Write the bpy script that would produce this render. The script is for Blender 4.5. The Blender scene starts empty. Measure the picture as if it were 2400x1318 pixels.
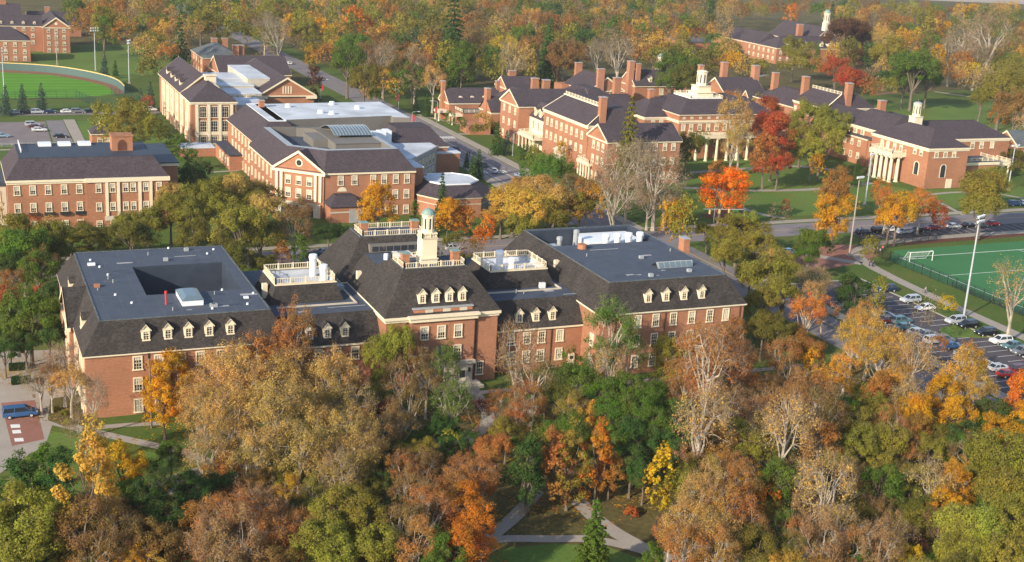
import bpy, math, random
import numpy as np
from mathutils import Matrix, Vector
S = bpy.context.scene
COL = S.collection
rad = math.radians
# ------------------------------------------------------------------ camera
F_PX, CX, CY, CAM_H = 3030.0, 1200.0, 659.0, 82.0
def _d(x, y):
    v = np.array([(x-CX)/F_PX, -(y-CY)/F_PX, -1.0]); return v/np.linalg.norm(v)
_Y = _d(-164, -314); _Z = np.cross(_d(3836, -74), _Y); _Z /= np.linalg.norm(_Z); _X = np.cross(_Y, _Z)
ROT = np.array([_X, _Y, _Z])
cam_d = bpy.data.cameras.new("camera"); cam = bpy.data.objects.new("camera", cam_d); COL.objects.link(cam)
cam_d.sensor_width = 36; cam_d.lens = F_PX/2400*36; cam_d.clip_start = 1; cam_d.clip_end = 9000
m4 = Matrix([list(r)+[0] for r in ROT]+[[0, 0, 0, 1]]); m4.translation = Vector((0, 0, CAM_H)); cam.matrix_world = m4
S.camera = cam
# ------------------------------------------------------------------ world, sun, exposure
SUN_EL, SUN_AZ = 24.0, (-0.885, -0.466)           # direction the sun stands in (x, y)
w = bpy.data.worlds.new("World"); S.world = w; w.use_nodes = True
nt = w.node_tree; sky = nt.nodes.new('ShaderNodeTexSky'); sky.sky_type = 'NISHITA'; sky.sun_disc = False
sky.sun_elevation = rad(SUN_EL); sky.sun_rotation = math.atan2(SUN_AZ[0], SUN_AZ[1])
nt.links.new(sky.outputs[0], nt.nodes['Background'].inputs[0]); nt.nodes['Background'].inputs[1].default_value = 0.15
sl = bpy.data.lights.new("sun", 'SUN'); sl.energy = 4.4; sl.angle = rad(0.6); sl.color = (1.0, 0.88, 0.69)
so = bpy.data.objects.new("sun", sl); COL.objects.link(so)
sd = Vector((SUN_AZ[0]*math.cos(rad(SUN_EL)), SUN_AZ[1]*math.cos(rad(SUN_EL)), math.sin(rad(SUN_EL))))
so.rotation_euler = sd.to_track_quat('Z', 'Y').to_euler(); so.location = (0, 0, 200)
S.view_settings.view_transform = 'Standard'; S.view_settings.look = 'None'; S.view_settings.exposure = 0.56
S.render.engine = 'CYCLES'
try:
    S.cycles.max_bounces = 5; S.cycles.diffuse_bounces = 3; S.cycles.glossy_bounces = 2; S.cycles.transmission_bounces = 3
except Exception: pass

def G(px, py, z=0.0):
    r = ROT @ _d(px, py); t = (z-CAM_H)/r[2]; return (r[0]*t, r[1]*t, z)
def PR(p):
    v = ROT.T @ (np.array(p, float)-np.array([0, 0, CAM_H])); return CX+F_PX*v[0]/-v[2], CY-F_PX*v[1]/-v[2]
def dist(p): return math.sqrt(p[0]**2+p[1]**2+(p[2]-CAM_H)**2)

# ------------------------------------------------------------------ materials
def srgb(r, g, b):
    f = lambda c: ((c/255+0.055)/1.055)**2.4 if c > 10 else c/3294.6
    return (f(r), f(g), f(b))
MATS = {}
def mat(name, col, rough=0.85, spec=0.3, n1=None, n2=None, metal=0.0, objcol=False, bump=0.0, extra=None):
    """n1/n2 = (scale, amount) noise value variation"""
    m = bpy.data.materials.new(name); m.use_nodes = True; t = m.node_tree; b = t.nodes['Principled BSDF']
    b.inputs['Roughness'].default_value = rough; b.inputs['Specular IOR Level'].default_value = spec; b.inputs['Metallic'].default_value = metal
    if objcol:
        oi = t.nodes.new('ShaderNodeObjectInfo'); cur = oi.outputs['Color']
    else:
        rgb = t.nodes.new('ShaderNodeRGB'); rgb.outputs[0].default_value = (*col, 1); cur = rgb.outputs[0]
    geo = t.nodes.new('ShaderNodeNewGeometry')
    for n in (n1, n2):
        if not n: continue
        nz = t.nodes.new('ShaderNodeTexNoise'); nz.inputs['Scale'].default_value = n[0]; nz.inputs['Detail'].default_value = 3
        t.links.new(geo.outputs['Position'], nz.inputs['Vector'])
        mr = t.nodes.new('ShaderNodeMapRange'); mr.inputs[1].default_value = 0.25; mr.inputs[2].default_value = 0.75
        mr.inputs[3].default_value = 1-n[1]; mr.inputs[4].default_value = 1+n[1]; t.links.new(nz.outputs[0], mr.inputs[0])
        hs = t.nodes.new('ShaderNodeHueSaturation'); t.links.new(cur, hs.inputs['Color']); t.links.new(mr.outputs[0], hs.inputs['Value']); cur = hs.outputs[0]
    if extra: cur = extra(t, cur, geo)
    t.links.new(cur, b.inputs['Base Color'])
    if bump:
        nz = t.nodes.new('ShaderNodeTexNoise'); nz.inputs['Scale'].default_value = 6; t.links.new(geo.outputs['Position'], nz.inputs['Vector'])
        bp = t.nodes.new('ShaderNodeBump'); bp.inputs['Strength'].default_value = bump; bp.inputs['Distance'].default_value = 0.1
        t.links.new(nz.outputs[0], bp.inputs['Height']); t.links.new(bp.outputs[0], b.inputs['Normal'])
    MATS[name] = m; return m
def N(t, typ, **kw):
    n = t.nodes.new(typ)
    for k, v in kw.items(): setattr(n, k, v)
    return n
def brick_extra(t, cur, geo):
    # weathered courses: horizontal bands and blotches that belong to the wall
    sx = N(t, 'ShaderNodeVectorMath', operation='MULTIPLY'); sx.inputs[1].default_value = (0.5, 0.5, 6.0)
    t.links.new(geo.outputs['Position'], sx.inputs[0]); nz = N(t, 'ShaderNodeTexNoise'); nz.inputs['Scale'].default_value = 1.3; nz.inputs['Detail'].default_value = 5
    t.links.new(sx.outputs[0], nz.inputs['Vector']); mx = N(t, 'ShaderNodeMix', data_type='RGBA'); mx.inputs[7].default_value = (0.47, 0.28, 0.20, 1)
    mr = N(t, 'ShaderNodeMapRange'); mr.inputs[1].default_value = 0.4; mr.inputs[2].default_value = 0.8; mr.inputs[3].default_value = 0.0; mr.inputs[4].default_value = 0.45
    t.links.new(nz.outputs[0], mr.inputs[0]); t.links.new(mr.outputs[0], mx.inputs[0]); t.links.new(cur, mx.inputs[6]); return mx.outputs[2]
def shingle_extra(t, cur, geo):
    sx = N(t, 'ShaderNodeVectorMath', operation='MULTIPLY'); sx.inputs[1].default_value = (1.2, 1.2, 3.0)
    t.links.new(geo.outputs['Position'], sx.inputs[0]); vz = N(t, 'ShaderNodeTexVoronoi'); vz.inputs['Scale'].default_value = 2.6
    t.links.new(sx.outputs[0], vz.inputs['Vector']); sep = N(t, 'ShaderNodeSeparateColor'); t.links.new(vz.outputs['Color'], sep.inputs[0])
    mr = N(t, 'ShaderNodeMapRange'); mr.inputs[3].default_value = 0.7; mr.inputs[4].default_value = 1.35; t.links.new(sep.outputs[0], mr.inputs[0])
    hs = N(t, 'ShaderNodeHueSaturation'); t.links.new(cur, hs.inputs['Color']); t.links.new(mr.outputs[0], hs.inputs['Value']); return hs.outputs[0]
def flat_extra(t, cur, geo):
    nz = N(t, 'ShaderNodeTexNoise'); nz.inputs['Scale'].default_value = 0.35; nz.inputs['Detail'].default_value = 8; nz.inputs['Roughness'].default_value = 0.75
    sx = N(t, 'ShaderNodeVectorMath', operation='MULTIPLY'); sx.inputs[1].default_value = (0.5, 1.6, 1)
    t.links.new(geo.outputs['Position'], sx.inputs[0]); t.links.new(sx.outputs[0], nz.inputs['Vector'])
    mr = N(t, 'ShaderNodeMapRange'); mr.inputs[1].default_value = 0.58; mr.inputs[2].default_value = 0.72; mr.inputs[3].default_value = 0; mr.inputs[4].default_value = 0.35
    t.links.new(nz.outputs[0], mr.inputs[0]); mx = N(t, 'ShaderNodeMix', data_type='RGBA'); mx.inputs[7].default_value = (0.16, 0.13, 0.13, 1)
    t.links.new(mr.outputs[0], mx.inputs[0]); t.links.new(cur, mx.inputs[6]); return mx.outputs[2]
def stripes_extra(t, cur, geo):
    wv = N(t, 'ShaderNodeTexWave', bands_direction='Y'); wv.inputs['Scale'].default_value = 0.075; wv.inputs['Distortion'].default_value = 0.4
    t.links.new(geo.outputs['Position'], wv.inputs['Vector']); mr = N(t, 'ShaderNodeMapRange'); mr.inputs[1].default_value = 0.4; mr.inputs[2].default_value = 0.6
    mr.inputs[3].default_value = 0.72; mr.inputs[4].default_value = 1.28
    t.links.new(wv.outputs[0], mr.inputs[0]); hs = N(t, 'ShaderNodeHueSaturation'); t.links.new(cur, hs.inputs['Color']); t.links.new(mr.outputs[0], hs.inputs['Value']); return hs.outputs[0]
def grass_extra(t, cur, geo):
    nz = N(t, 'ShaderNodeTexNoise'); nz.inputs['Scale'].default_value = 0.12; nz.inputs['Detail'].default_value = 6
    t.links.new(geo.outputs['Position'], nz.inputs['Vector']); mr = N(t, 'ShaderNodeMapRange'); mr.inputs[1].default_value = 0.45; mr.inputs[2].default_value = 0.75; mr.inputs[4].default_value = 0.6
    t.links.new(nz.outputs[0], mr.inputs[0]); mx = N(t, 'ShaderNodeMix', data_type='RGBA'); mx.inputs[7].default_value = (0.14, 0.12, 0.035, 1)
    t.links.new(mr.outputs[0], mx.inputs[0]); t.links.new(cur, mx.inputs[6]); return mx.outputs[2]
mat('brick', (0.345, 0.150, 0.082), 0.9, 0.2, (0.16, 0.17), (2.4, 0.14), extra=brick_extra)
mat('brick_pale', (0.38, 0.17, 0.105), 0.9, 0.2, (0.2, 0.1), (2.5, 0.1), extra=brick_extra)
mat('cream', (0.74, 0.64, 0.47), 0.7, 0.3, (0.6, 0.05))
mat('limestone', (0.52, 0.46, 0.37), 0.85, 0.2, (0.5, 0.1))
mat('grey_stone', (0.35, 0.34, 0.35), 0.85, 0.2, (0.5, 0.15))
mat('white', (0.8, 0.8, 0.78), 0.6, 0.3, (0.7, 0.04))
mat('shingle', (0.046, 0.040, 0.038), 0.95, 0.15, (0.4, 0.2), (2.2, 0.25), extra=shingle_extra)
mat('shingle_plum', (0.062, 0.049, 0.058), 0.9, 0.2, (0.3, 0.1), (2.0, 0.15), extra=shingle_extra)
mat('slate', (0.10, 0.115, 0.125), 0.9, 0.2, (0.4, 0.1), (2.2, 0.12), extra=shingle_extra)
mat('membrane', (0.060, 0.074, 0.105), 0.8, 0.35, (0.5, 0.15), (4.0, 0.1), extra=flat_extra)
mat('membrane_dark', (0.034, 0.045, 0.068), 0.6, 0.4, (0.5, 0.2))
mat('membrane_white', (0.50, 0.53, 0.58), 0.7, 0.3, (0.12, 0.28), (0.8, 0.06), extra=flat_extra)
mat('taupe_panel', (0.17, 0.155, 0.14), 0.7, 0.3, (0.4, 0.08))
mat('metal_white', (0.78, 0.80, 0.82), 0.35, 0.5)
mat('metal_grey', (0.32, 0.34, 0.36), 0.45, 0.5, (0.8, 0.1))
mat('copper_green', (0.19, 0.29, 0.27), 0.6, 0.4, (1.5, 0.15))
mat('glass', (0.03, 0.035, 0.045), 0.12, 0.8)
mat('skylight_glass', (0.12, 0.17, 0.21), 0.25, 0.7)
mat('blind', (0.50, 0.47, 0.40), 0.5, 0.5)
mat('asphalt', (0.20, 0.18, 0.19), 0.95, 0.2, (0.15, 0.12), (3.0, 0.1))
mat('asphalt_lot', (0.085, 0.075, 0.085), 0.95, 0.2, (0.2, 0.12), (3.0, 0.1))
mat('lot_pale', (0.20, 0.17, 0.17), 0.95, 0.2, (0.2, 0.12), (3.0, 0.08))
mat('concrete', (0.33, 0.29, 0.25), 0.95, 0.2, (0.3, 0.08), (2.5, 0.08))
mat('kerb', (0.36, 0.33, 0.29), 0.95, 0.2)
mat('paint_white', (0.7, 0.7, 0.68), 0.8, 0.3, (2.0, 0.1))
mat('paint_yellow', (0.6, 0.38, 0.08), 0.8, 0.3)
mat('grass', (0.075, 0.120, 0.024), 0.95, 0.1, (0.05, 0.12), (1.2, 0.22), extra=grass_extra)
mat('lawn', (0.105, 0.175, 0.036), 0.95, 0.1, (0.06, 0.18), (1.5, 0.2), extra=grass_extra)
mat('turf', (0.052, 0.175, 0.068), 0.95, 0.1, (0.1, 0.06), (2.0, 0.06))
mat('ball_turf', (0.10, 0.25, 0.024), 0.95, 0.1, (0.1, 0.06), extra=stripes_extra)
mat('dirt', (0.22, 0.115, 0.075), 0.95, 0.1, (0.3, 0.1))
mat('brick_paving', (0.27, 0.13, 0.10), 0.95, 0.1, (0.3, 0.1), (2, 0.1))
mat('leaf_litter', (0.105, 0.088, 0.034), 0.95, 0.1, (0.08, 0.35), (1.2, 0.35))
mat('mulch', (0.12, 0.05, 0.035), 0.95, 0.1, (0.5, 0.2))
mat('field_far', (0.42, 0.35, 0.31), 0.95, 0.1, (0.004, 0.15))
mat('bark', (0.16, 0.125, 0.10), 0.95, 0.1, (1.5, 0.25))
mat('bark_pale', (0.36, 0.31, 0.25), 0.95, 0.1, (1.2, 0.3))
mat('twig', (0.26, 0.205, 0.165), 0.95, 0.1)
mat('fence_green', (0.03, 0.07, 0.06), 0.8, 0.2)
mat('fence_pad', (0.075, 0.125, 0.12), 0.8, 0.2)
mat('gold_rail', (0.62, 0.47, 0.20), 0.8, 0.2)
mat('black_metal', (0.02, 0.022, 0.025), 0.5, 0.5)
mat('galvanised', (0.42, 0.45, 0.48), 0.4, 0.5)
mat('lens', (0.75, 0.78, 0.82), 0.2, 0.6)
mat('red_cloth', (0.65, 0.05, 0.06), 0.8, 0.2)
mat('sign_yellow', (0.85, 0.62, 0.03), 0.6, 0.3)
mat('car_paint', (1, 1, 1), 0.22, 0.7, objcol=True)
mat('car_glass', (0.02, 0.025, 0.035), 0.08, 0.9)
mat('tyre', (0.02, 0.02, 0.02), 0.9, 0.2)
mat('rim', (0.5, 0.5, 0.52), 0.35, 0.6)
mat('tail_red', (0.4, 0.02, 0.02), 0.3, 0.5)
mat('skin', (0.45, 0.27, 0.19), 0.7, 0.3)
mat('cloth', (0.1, 0.1, 0.15), 0.9, 0.2, objcol=True)
def leaf_mat(name, attr):
    m = bpy.data.materials.new(name); m.use_nodes = True; t = m.node_tree
    for n in list(t.nodes): t.nodes.remove(n)
    if attr: a = N(t, 'ShaderNodeAttribute', attribute_name='leafcol'); col = a.outputs['Color']
    else: a = N(t, 'ShaderNodeObjectInfo'); col = a.outputs['Color']
    geo = N(t, 'ShaderNodeNewGeometry')
    nz = N(t, 'ShaderNodeTexNoise'); nz.inputs['Scale'].default_value = 0.22; nz.inputs['Detail'].default_value = 3; t.links.new(geo.outputs['Position'], nz.inputs['Vector'])
    mh = N(t, 'ShaderNodeMapRange'); mh.inputs[1].default_value = 0.3; mh.inputs[2].default_value = 0.7; mh.inputs[3].default_value = 0.490; mh.inputs[4].default_value = 0.524; t.links.new(nz.outputs[0], mh.inputs[0])
    mv = N(t, 'ShaderNodeMapRange'); mv.inputs[3].default_value = 0.80; mv.inputs[4].default_value = 1.22; t.links.new(geo.outputs['Random Per Island'], mv.inputs[0])
    hs = N(t, 'ShaderNodeHueSaturation'); t.links.new(col, hs.inputs['Color']); t.links.new(mh.outputs[0], hs.inputs['Hue']); t.links.new(mv.outputs[0], hs.inputs['Value'])
    n2 = N(t, 'ShaderNodeTexNoise'); n2.inputs['Scale'].default_value = 0.30; n2.inputs['Detail'].default_value = 4; t.links.new(geo.outputs['Position'], n2.inputs['Vector'])
    m2 = N(t, 'ShaderNodeMapRange'); m2.inputs[1].default_value = 0.48; m2.inputs[2].default_value = 0.68; m2.inputs[3].default_value = 0.0; m2.inputs[4].default_value = 0.5; t.links.new(n2.outputs[0], m2.inputs[0])
    mc = N(t, 'ShaderNodeMix', data_type='RGBA'); mc.inputs[7].default_value = (0.17, 0.155, 0.045, 1); t.links.new(m2.outputs[0], mc.inputs[0]); t.links.new(hs.outputs[0], mc.inputs[6])   # leaves still green in patches
    d = N(t, 'ShaderNodeBsdfDiffuse'); tr = N(t, 'ShaderNodeBsdfTranslucent'); mx = N(t, 'ShaderNodeMixShader'); mx.inputs[0].default_value = 0.42
    t.links.new(mc.outputs[2], d.inputs[0]); t.links.new(mc.outputs[2], tr.inputs[0]); t.links.new(d.outputs[0], mx.inputs[1]); t.links.new(tr.outputs[0], mx.inputs[2])
    o = N(t, 'ShaderNodeOutputMaterial'); t.links.new(mx.outputs[0], o.inputs[0]); MATS[name] = m
leaf_mat('leaf', False); leaf_mat('leaf_wood', True)

# ------------------------------------------------------------------ mesh helpers
WL = {}                                            # world location of every object (translation only)
class MB:
    def __init__(s): s.v = []; s.f = []; s.m = []; s.mi = 0
    def poly(s, pts):
        i = len(s.v); s.v += [tuple(p) for p in pts]; s.f.append(tuple(range(i, i+len(pts)))); s.m.append(s.mi); return s
    def box(s, x0, y0, z0, x1, y1, z1, R=None, o=(0, 0, 0)):
        c = [(x0, y0, z0), (x1, y0, z0), (x1, y1, z0), (x0, y1, z0), (x0, y0, z1), (x1, y0, z1), (x1, y1, z1), (x0, y1, z1)]
        if R is not None:
            ca, sa = math.cos(R), math.sin(R); c = [(o[0]+a*ca-b*sa, o[1]+a*sa+b*ca, o[2]+q) for a, b, q in c]
        i = len(s.v); s.v += c
        for f in ((0, 3, 2, 1), (4, 5, 6, 7), (0, 1, 5, 4), (1, 2, 6, 5), (2, 3, 7, 6), (3, 0, 4, 7)):
            s.f.append(tuple(i+k for k in f)); s.m.append(s.mi)
        return s
    def ring_wall(s, ring, z0, z1):
        n = len(ring)
        for k in range(n):
            a, b = ring[k], ring[(k+1) % n]; s.poly([(a[0], a[1], z0), (b[0], b[1], z0), (b[0], b[1], z1), (a[0], a[1], z1)])
        return s
    def prism(s, ring, z0, z1):
        s.ring_wall(ring, z0, z1); s.poly([(x, y, z1) for x, y in ring]); s.poly([(x, y, z0) for x, y in ring][::-1]); return s
    def loft(s, r0, z0, r1, z1):
        n = len(r0)
        for k in range(n):
            a, b, c, d = r0[k], r0[(k+1) % n], r1[(k+1) % n], r1[k]
            s.poly([(a[0], a[1], z0), (b[0], b[1], z0), (c[0], c[1], z1), (d[0], d[1], z1)])
        return s
    def frustum(s, x, y, z0, z1, r0, r1, n=10, cap=True, ph=0.0):
        a = [(x+r0*math.cos(ph+2*math.pi*k/n), y+r0*math.sin(ph+2*math.pi*k/n)) for k in range(n)]
        b = [(x+r1*math.cos(ph+2*math.pi*k/n), y+r1*math.sin(ph+2*math.pi*k/n)) for k in range(n)]
        s.loft(a, z0, b, z1)
        if cap: s.poly([(p[0], p[1], z1) for p in b])
        return s
    def tube(s, pts, rs, n=5):
        base = len(s.v); P = [np.array(p, float) for p in pts]
        for i, p in enumerate(P):
            d = P[min(i+1, len(P)-1)]-P[max(i-1, 0)]; L = np.linalg.norm(d); d = d/(L if L > 1e-9 else 1)
            u = np.cross(d, [0.3, 0.2, 1.0] if abs(d[2]) < 0.9 else [1, 0, 0]); u /= np.linalg.norm(u); v = np.cross(d, u)
            for k in range(n):
                a = 2*math.pi*k/n; q = p+rs[i]*(math.cos(a)*u+math.sin(a)*v); s.v.append(tuple(q))
        for i in range(len(P)-1):
            for k in range(n):
                a, b = base+i*n+k, base+i*n+(k+1) % n; s.f.append((a, b, b+n, a+n)); s.m.append(s.mi)
        return s
    def mesh(s, name, mats, o=(0, 0, 0)):
        me = bpy.data.meshes.new(name); me.from_pydata([(a-o[0], b-o[1], c-o[2]) for a, b, c in s.v], [], s.f)
        for m in (mats if isinstance(mats, (list, tuple)) else [mats]): me.materials.append(MATS[m])
        if any(s.m): me.polygons.foreach_set('material_index', s.m)
        me.update(); return me
    def build(s, name, mats, parent=None):
        if not s.f: return None
        o = WL.get(parent.name, (0, 0, 0)) if parent else (0, 0, 0)
        ob = bpy.data.objects.new(name, s.mesh(name, mats, o)); COL.objects.link(ob)
        if parent: ob.parent = parent
        WL[ob.name] = o; return ob
def thing(name, loc, label, cat, group=None, kind=None, rz=0):
    o = bpy.data.objects.new(name, None); COL.objects.link(o); o.location = loc; o.rotation_euler = (0, 0, rz); WL[o.name] = tuple(loc)
    tag(o, label, cat, group, kind); return o
def tag(o, label=None, cat=None, group=None, kind=None):
    if label: o['label'] = label
    if cat: o['category'] = cat
    if group: o['group'] = group
    if kind: o['kind'] = kind
    return o
def rect(x0, y0, x1, y1): return [(x0, y0), (x1, y0), (x1, y1), (x0, y1)]
def child(name, me, parent, wloc, rz=0.0, sc=None):
    o = bpy.data.objects.new(name, me); COL.objects.link(o); o.parent = parent; pw = WL[parent.name]
    o.location = (wloc[0]-pw[0], wloc[1]-pw[1], wloc[2]-pw[2]); o.rotation_euler = (0, 0, rz)
    if sc: o.scale = sc
    WL[o.name] = tuple(wloc); return o
FACE = {'S': 0.0, 'W': -math.pi/2, 'E': math.pi/2, 'N': math.pi, 'SW': -math.pi/4, 'SE': math.pi/4}
_wc = {}
def win_meshes(w, h, kind):
    k = (w, h, kind)
    if k in _wc: return _wc[k]
    f = MB(); d = 0.16; t = 0.17
    f.box(-w/2-t, -d, -h/2, -w/2, 0.02, h/2).box(w/2, -d, -h/2, w/2+t, 0.02, h/2).box(-w/2-t, -d, h/2, w/2+t, 0.02, h/2+t*1.3)
    f.box(-w/2-t*1.6, -d-0.08, -h/2-0.2, w/2+t*1.6, 0.02, -h/2)
    b = 0.045
    f.box(-w/2, -0.10, -b, w/2, -0.03, b)
    for q in ((-1, 1) if w > 1 else (0,)): f.box(q*w/6-b/2*1.1, -0.09, -h/2, q*w/6+b/2*1.1, -0.03, h/2)
    for q in (-0.3, 0.3): f.box(-w/2, -0.085, q*h-b/2, w/2, -0.03, q*h+b/2)
    p = MB(); sp = {'dark': -h/2, 'blind': 0.02, 'full': -0.5*h, 'low': h*0.22}[kind]
    if kind == 'dark': p.poly([(-w/2, -0.03, -h/2), (w/2, -0.03, -h/2), (w/2, -0.03, h/2), (-w/2, -0.03, h/2)])
    else:
        if sp > -h/2: p.poly([(-w/2, -0.03, -h/2), (w/2, -0.03, -h/2), (w/2, -0.03, sp), (-w/2, -0.03, sp)])
        p.mi = 1; p.poly([(-w/2, -0.03, sp), (w/2, -0.03, sp), (w/2, -0.03, h/2), (-w/2, -0.03, h/2)])
    _wc[k] = (f.mesh('window', 'cream'), p.mesh('pane', ['glass', 'blind'])); return _wc[k]
wrng = random.Random(5)
def window(b, x, y, z, face, w=1.15, h=2.0, kind=None):
    kind = kind or wrng.choice(['dark', 'blind', 'blind', 'low', 'low', 'full'])
    fm, pm = win_meshes(w, h, kind); r = face if isinstance(face, float) else FACE[face]
    o = child('window', fm, b, (x, y, z), r); p = bpy.data.objects.new('pane', pm); COL.objects.link(p); p.parent = o; return o
def win_row(b, face, plane, cs, zs, w=1.15, h=2.0, kind=None):
    for z in zs:
        for c in cs:
            if face in ('S', 'N'): window(b, c, plane, z, face, w, h, kind)
            else: window(b, plane, c, z, face, w, h, kind)
_dm = {}
def dormer(b, x, y, z, face='S', w=1.4, h=1.8, depth=3.4, g=0.8, roof='shingle', kind=None):
    k = (w, h, depth, g, roof)
    if k not in _dm:
        a = MB(); a.box(-w/2, 0, -0.6, w/2, depth, h); a.poly([(-w/2, 0, h), (w/2, 0, h), (0, 0, h+g)])
        a.box(-w/2-0.12, -0.12, h-0.12, w/2+0.12, 0, h+0.06)
        r = MB(); e = 0.16; q = 0.14
        for s in (-1, 1):
            p0 = (s*(w/2+e), -q, h-e*g/(w/2)); p1 = (0, -q, h+g+0.03); p2 = (0, depth+1.4, h+g+0.03); p3 = (s*(w/2+e), depth, h-e*g/(w/2))
            pts = [p0, p1, p2, p3]; r.poly(pts); r.poly([(u, v, t_+0.14) for u, v, t_ in pts][::-1])
        r.mi = 1
        for s in (-1, 1):
            r.poly([(s*(w/2+e), -q-0.01, h-e*g/(w/2)-0.06), (0, -q-0.01, h+g+0.02), (0, -q-0.01, h+g+0.17), (s*(w/2+e), -q-0.01, h-e*g/(w/2)+0.12)])
        _dm[k] = (a.mesh('dormer', 'cream'), r.mesh('dormer_roof', [roof, 'cream']))
    a, r = _dm[k]; fr = FACE[face]
    d = child('dormer', a, b, (x, y, z), fr)
    ro = bpy.data.objects.new('dormer_roof', r); COL.objects.link(ro); ro.parent = d
    fm, pm = win_meshes(w*0.55, h*0.72, kind or wrng.choice(['dark', 'low']))
    key = ('dw', w, h, fm.name, pm.name)
    if key not in _dm:
        me = bpy.data.meshes.new('window'); vs = [tuple(v.co) for v in fm.vertices]; fs = [tuple(p.vertices) for p in fm.polygons]; n0 = len(vs)
        vs += [tuple(v.co) for v in pm.vertices]; fs += [tuple(n0+i for i in p.vertices) for p in pm.polygons]
        me.from_pydata(vs, [], fs); [me.materials.append(MATS[m]) for m in ('cream', 'glass', 'blind')]
        me.polygons.foreach_set('material_index', [0]*len(fm.polygons)+[1+p.material_index for p in pm.polygons]); me.update(); _dm[key] = me
    wi = bpy.data.objects.new('window', _dm[key]); COL.objects.link(wi); wi.parent = d; wi.location = (0, -0.01, h*0.5)
    return d
def band(b, ring, z0, z1, out=0.35, name='cornice', m='cream'):
    """a projecting band round a footprint ring (convex, CCW)"""
    def off(r, d):
        n = len(r); res = []
        for k in range(n):
            p, c, q = np.array(r[k-1]), np.array(r[k]), np.array(r[(k+1) % n])
            e1 = (c-p)/np.linalg.norm(c-p); e2 = (q-c)/np.linalg.norm(q-c)
            n1 = np.array([e1[1], -e1[0]]); n2 = np.array([e2[1], -e2[0]]); mm = n1+n2; mm /= (1+np.dot(n1, n2)); res.append(tuple(c+mm*d))
        return res
    o = off(ring, out); o2 = off(ring, out*0.45); mb = MB(); zm = z0+(z1-z0)*0.45
    mb.ring_wall(o2, z0, zm); mb.ring_wall(o, zm, z1); mb.loft(o2, zm, o, zm+0.002); mb.loft(ring, z0, o2, z0); mb.loft(o, z1, off(ring, -0.3), z1+0.01)
    return mb.build(name, m, b)
def offset_ring(r, d):
    x0 = min(p[0] for p in r); x1 = max(p[0] for p in r); y0 = min(p[1] for p in r); y1 = max(p[1] for p in r); return rect(x0-d, y0-d, x1+d, y1+d)
def hip(b, x0, y0, x1, y1, ze, zt, inset, roof='shingle', top='membrane', wall='brick', ov=0.4, well=None, cornice=(0.55, 0.35), z0=0.0, insets=None, walls=True, name='roof', notop=False):
    """block whose WALLS are the given rectangle; hip slopes rise from eave ring at ze to inner ring at zt"""
    if walls: MB().ring_wall(rect(x0, y0, x1, y1), z0, ze).build('wall', wall, b)
    o = rect(x0-ov, y0-ov, x1+ov, y1+ov); i = insets or (inset,)*4            # insets: left, front, right, back
    r = rect(x0-ov+i[0], y0-ov+i[1], x1+ov-i[2], y1+ov-i[3])
    MB().loft(o, ze+0.02, r, zt).build(name, roof, b)
    if cornice: band(b, rect(x0, y0, x1, y1), ze-cornice[0], ze+0.01, ov)
    degenerate = (r[1][0]-r[0][0] < 0.3) or (r[2][1]-r[1][1] < 0.3)
    if not degenerate and not notop:
        t = MB()
        if well:
            wx0, wy0, wx1, wy1, wd = well; rx0, ry0, rx1, ry1 = r[0][0], r[0][1], r[2][0], r[2][1]
            for a in (rect(rx0, ry0, rx1, wy0), rect(rx0, wy1, rx1, ry1), rect(rx0, wy0, wx0, wy1), rect(wx1, wy0, rx1, wy1)):
                t.poly([(p[0], p[1], zt) for p in a])
            t.build('flat_roof', top, b)
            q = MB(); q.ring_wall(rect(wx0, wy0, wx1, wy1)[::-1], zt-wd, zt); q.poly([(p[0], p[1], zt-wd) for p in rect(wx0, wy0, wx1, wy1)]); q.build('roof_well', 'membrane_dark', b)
        else: t.poly([(p[0], p[1], zt) for p in r]); t.build('flat_roof', top, b)
        if top == 'membrane':
            sm_ = MB(); x_ = r[0][0]+1.5
            while x_ < r[1][0]-0.5:
                for ya, yb in (((r[0][1], well[1]), (well[3], r[2][1])) if well and well[0] < x_ < well[2] else ((r[0][1], r[2][1]),)): sm_.poly([(x_, ya+.3, zt+.004), (x_+.09, ya+.3, zt+.004), (x_+.09, yb-.3, zt+.004), (x_, yb-.3, zt+.004)])
                x_ += 2.9
            sm_.build('membrane_seam', 'slate', b)
        c = MB()
        for a, bb in zip(r, r[1:]+r[:1]):
            L = math.hypot(bb[0]-a[0], bb[1]-a[1]); an = math.atan2(bb[1]-a[1], bb[0]-a[0]); c.box(-0.06, -0.08, -0.05, L+0.06, 0.16, 0.10, an, (a[0], a[1], zt))
        c.build('roof_edging', {'membrane_white': 'metal_white', 'membrane': 'slate'}.get(top, top), b)
    return r
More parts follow.
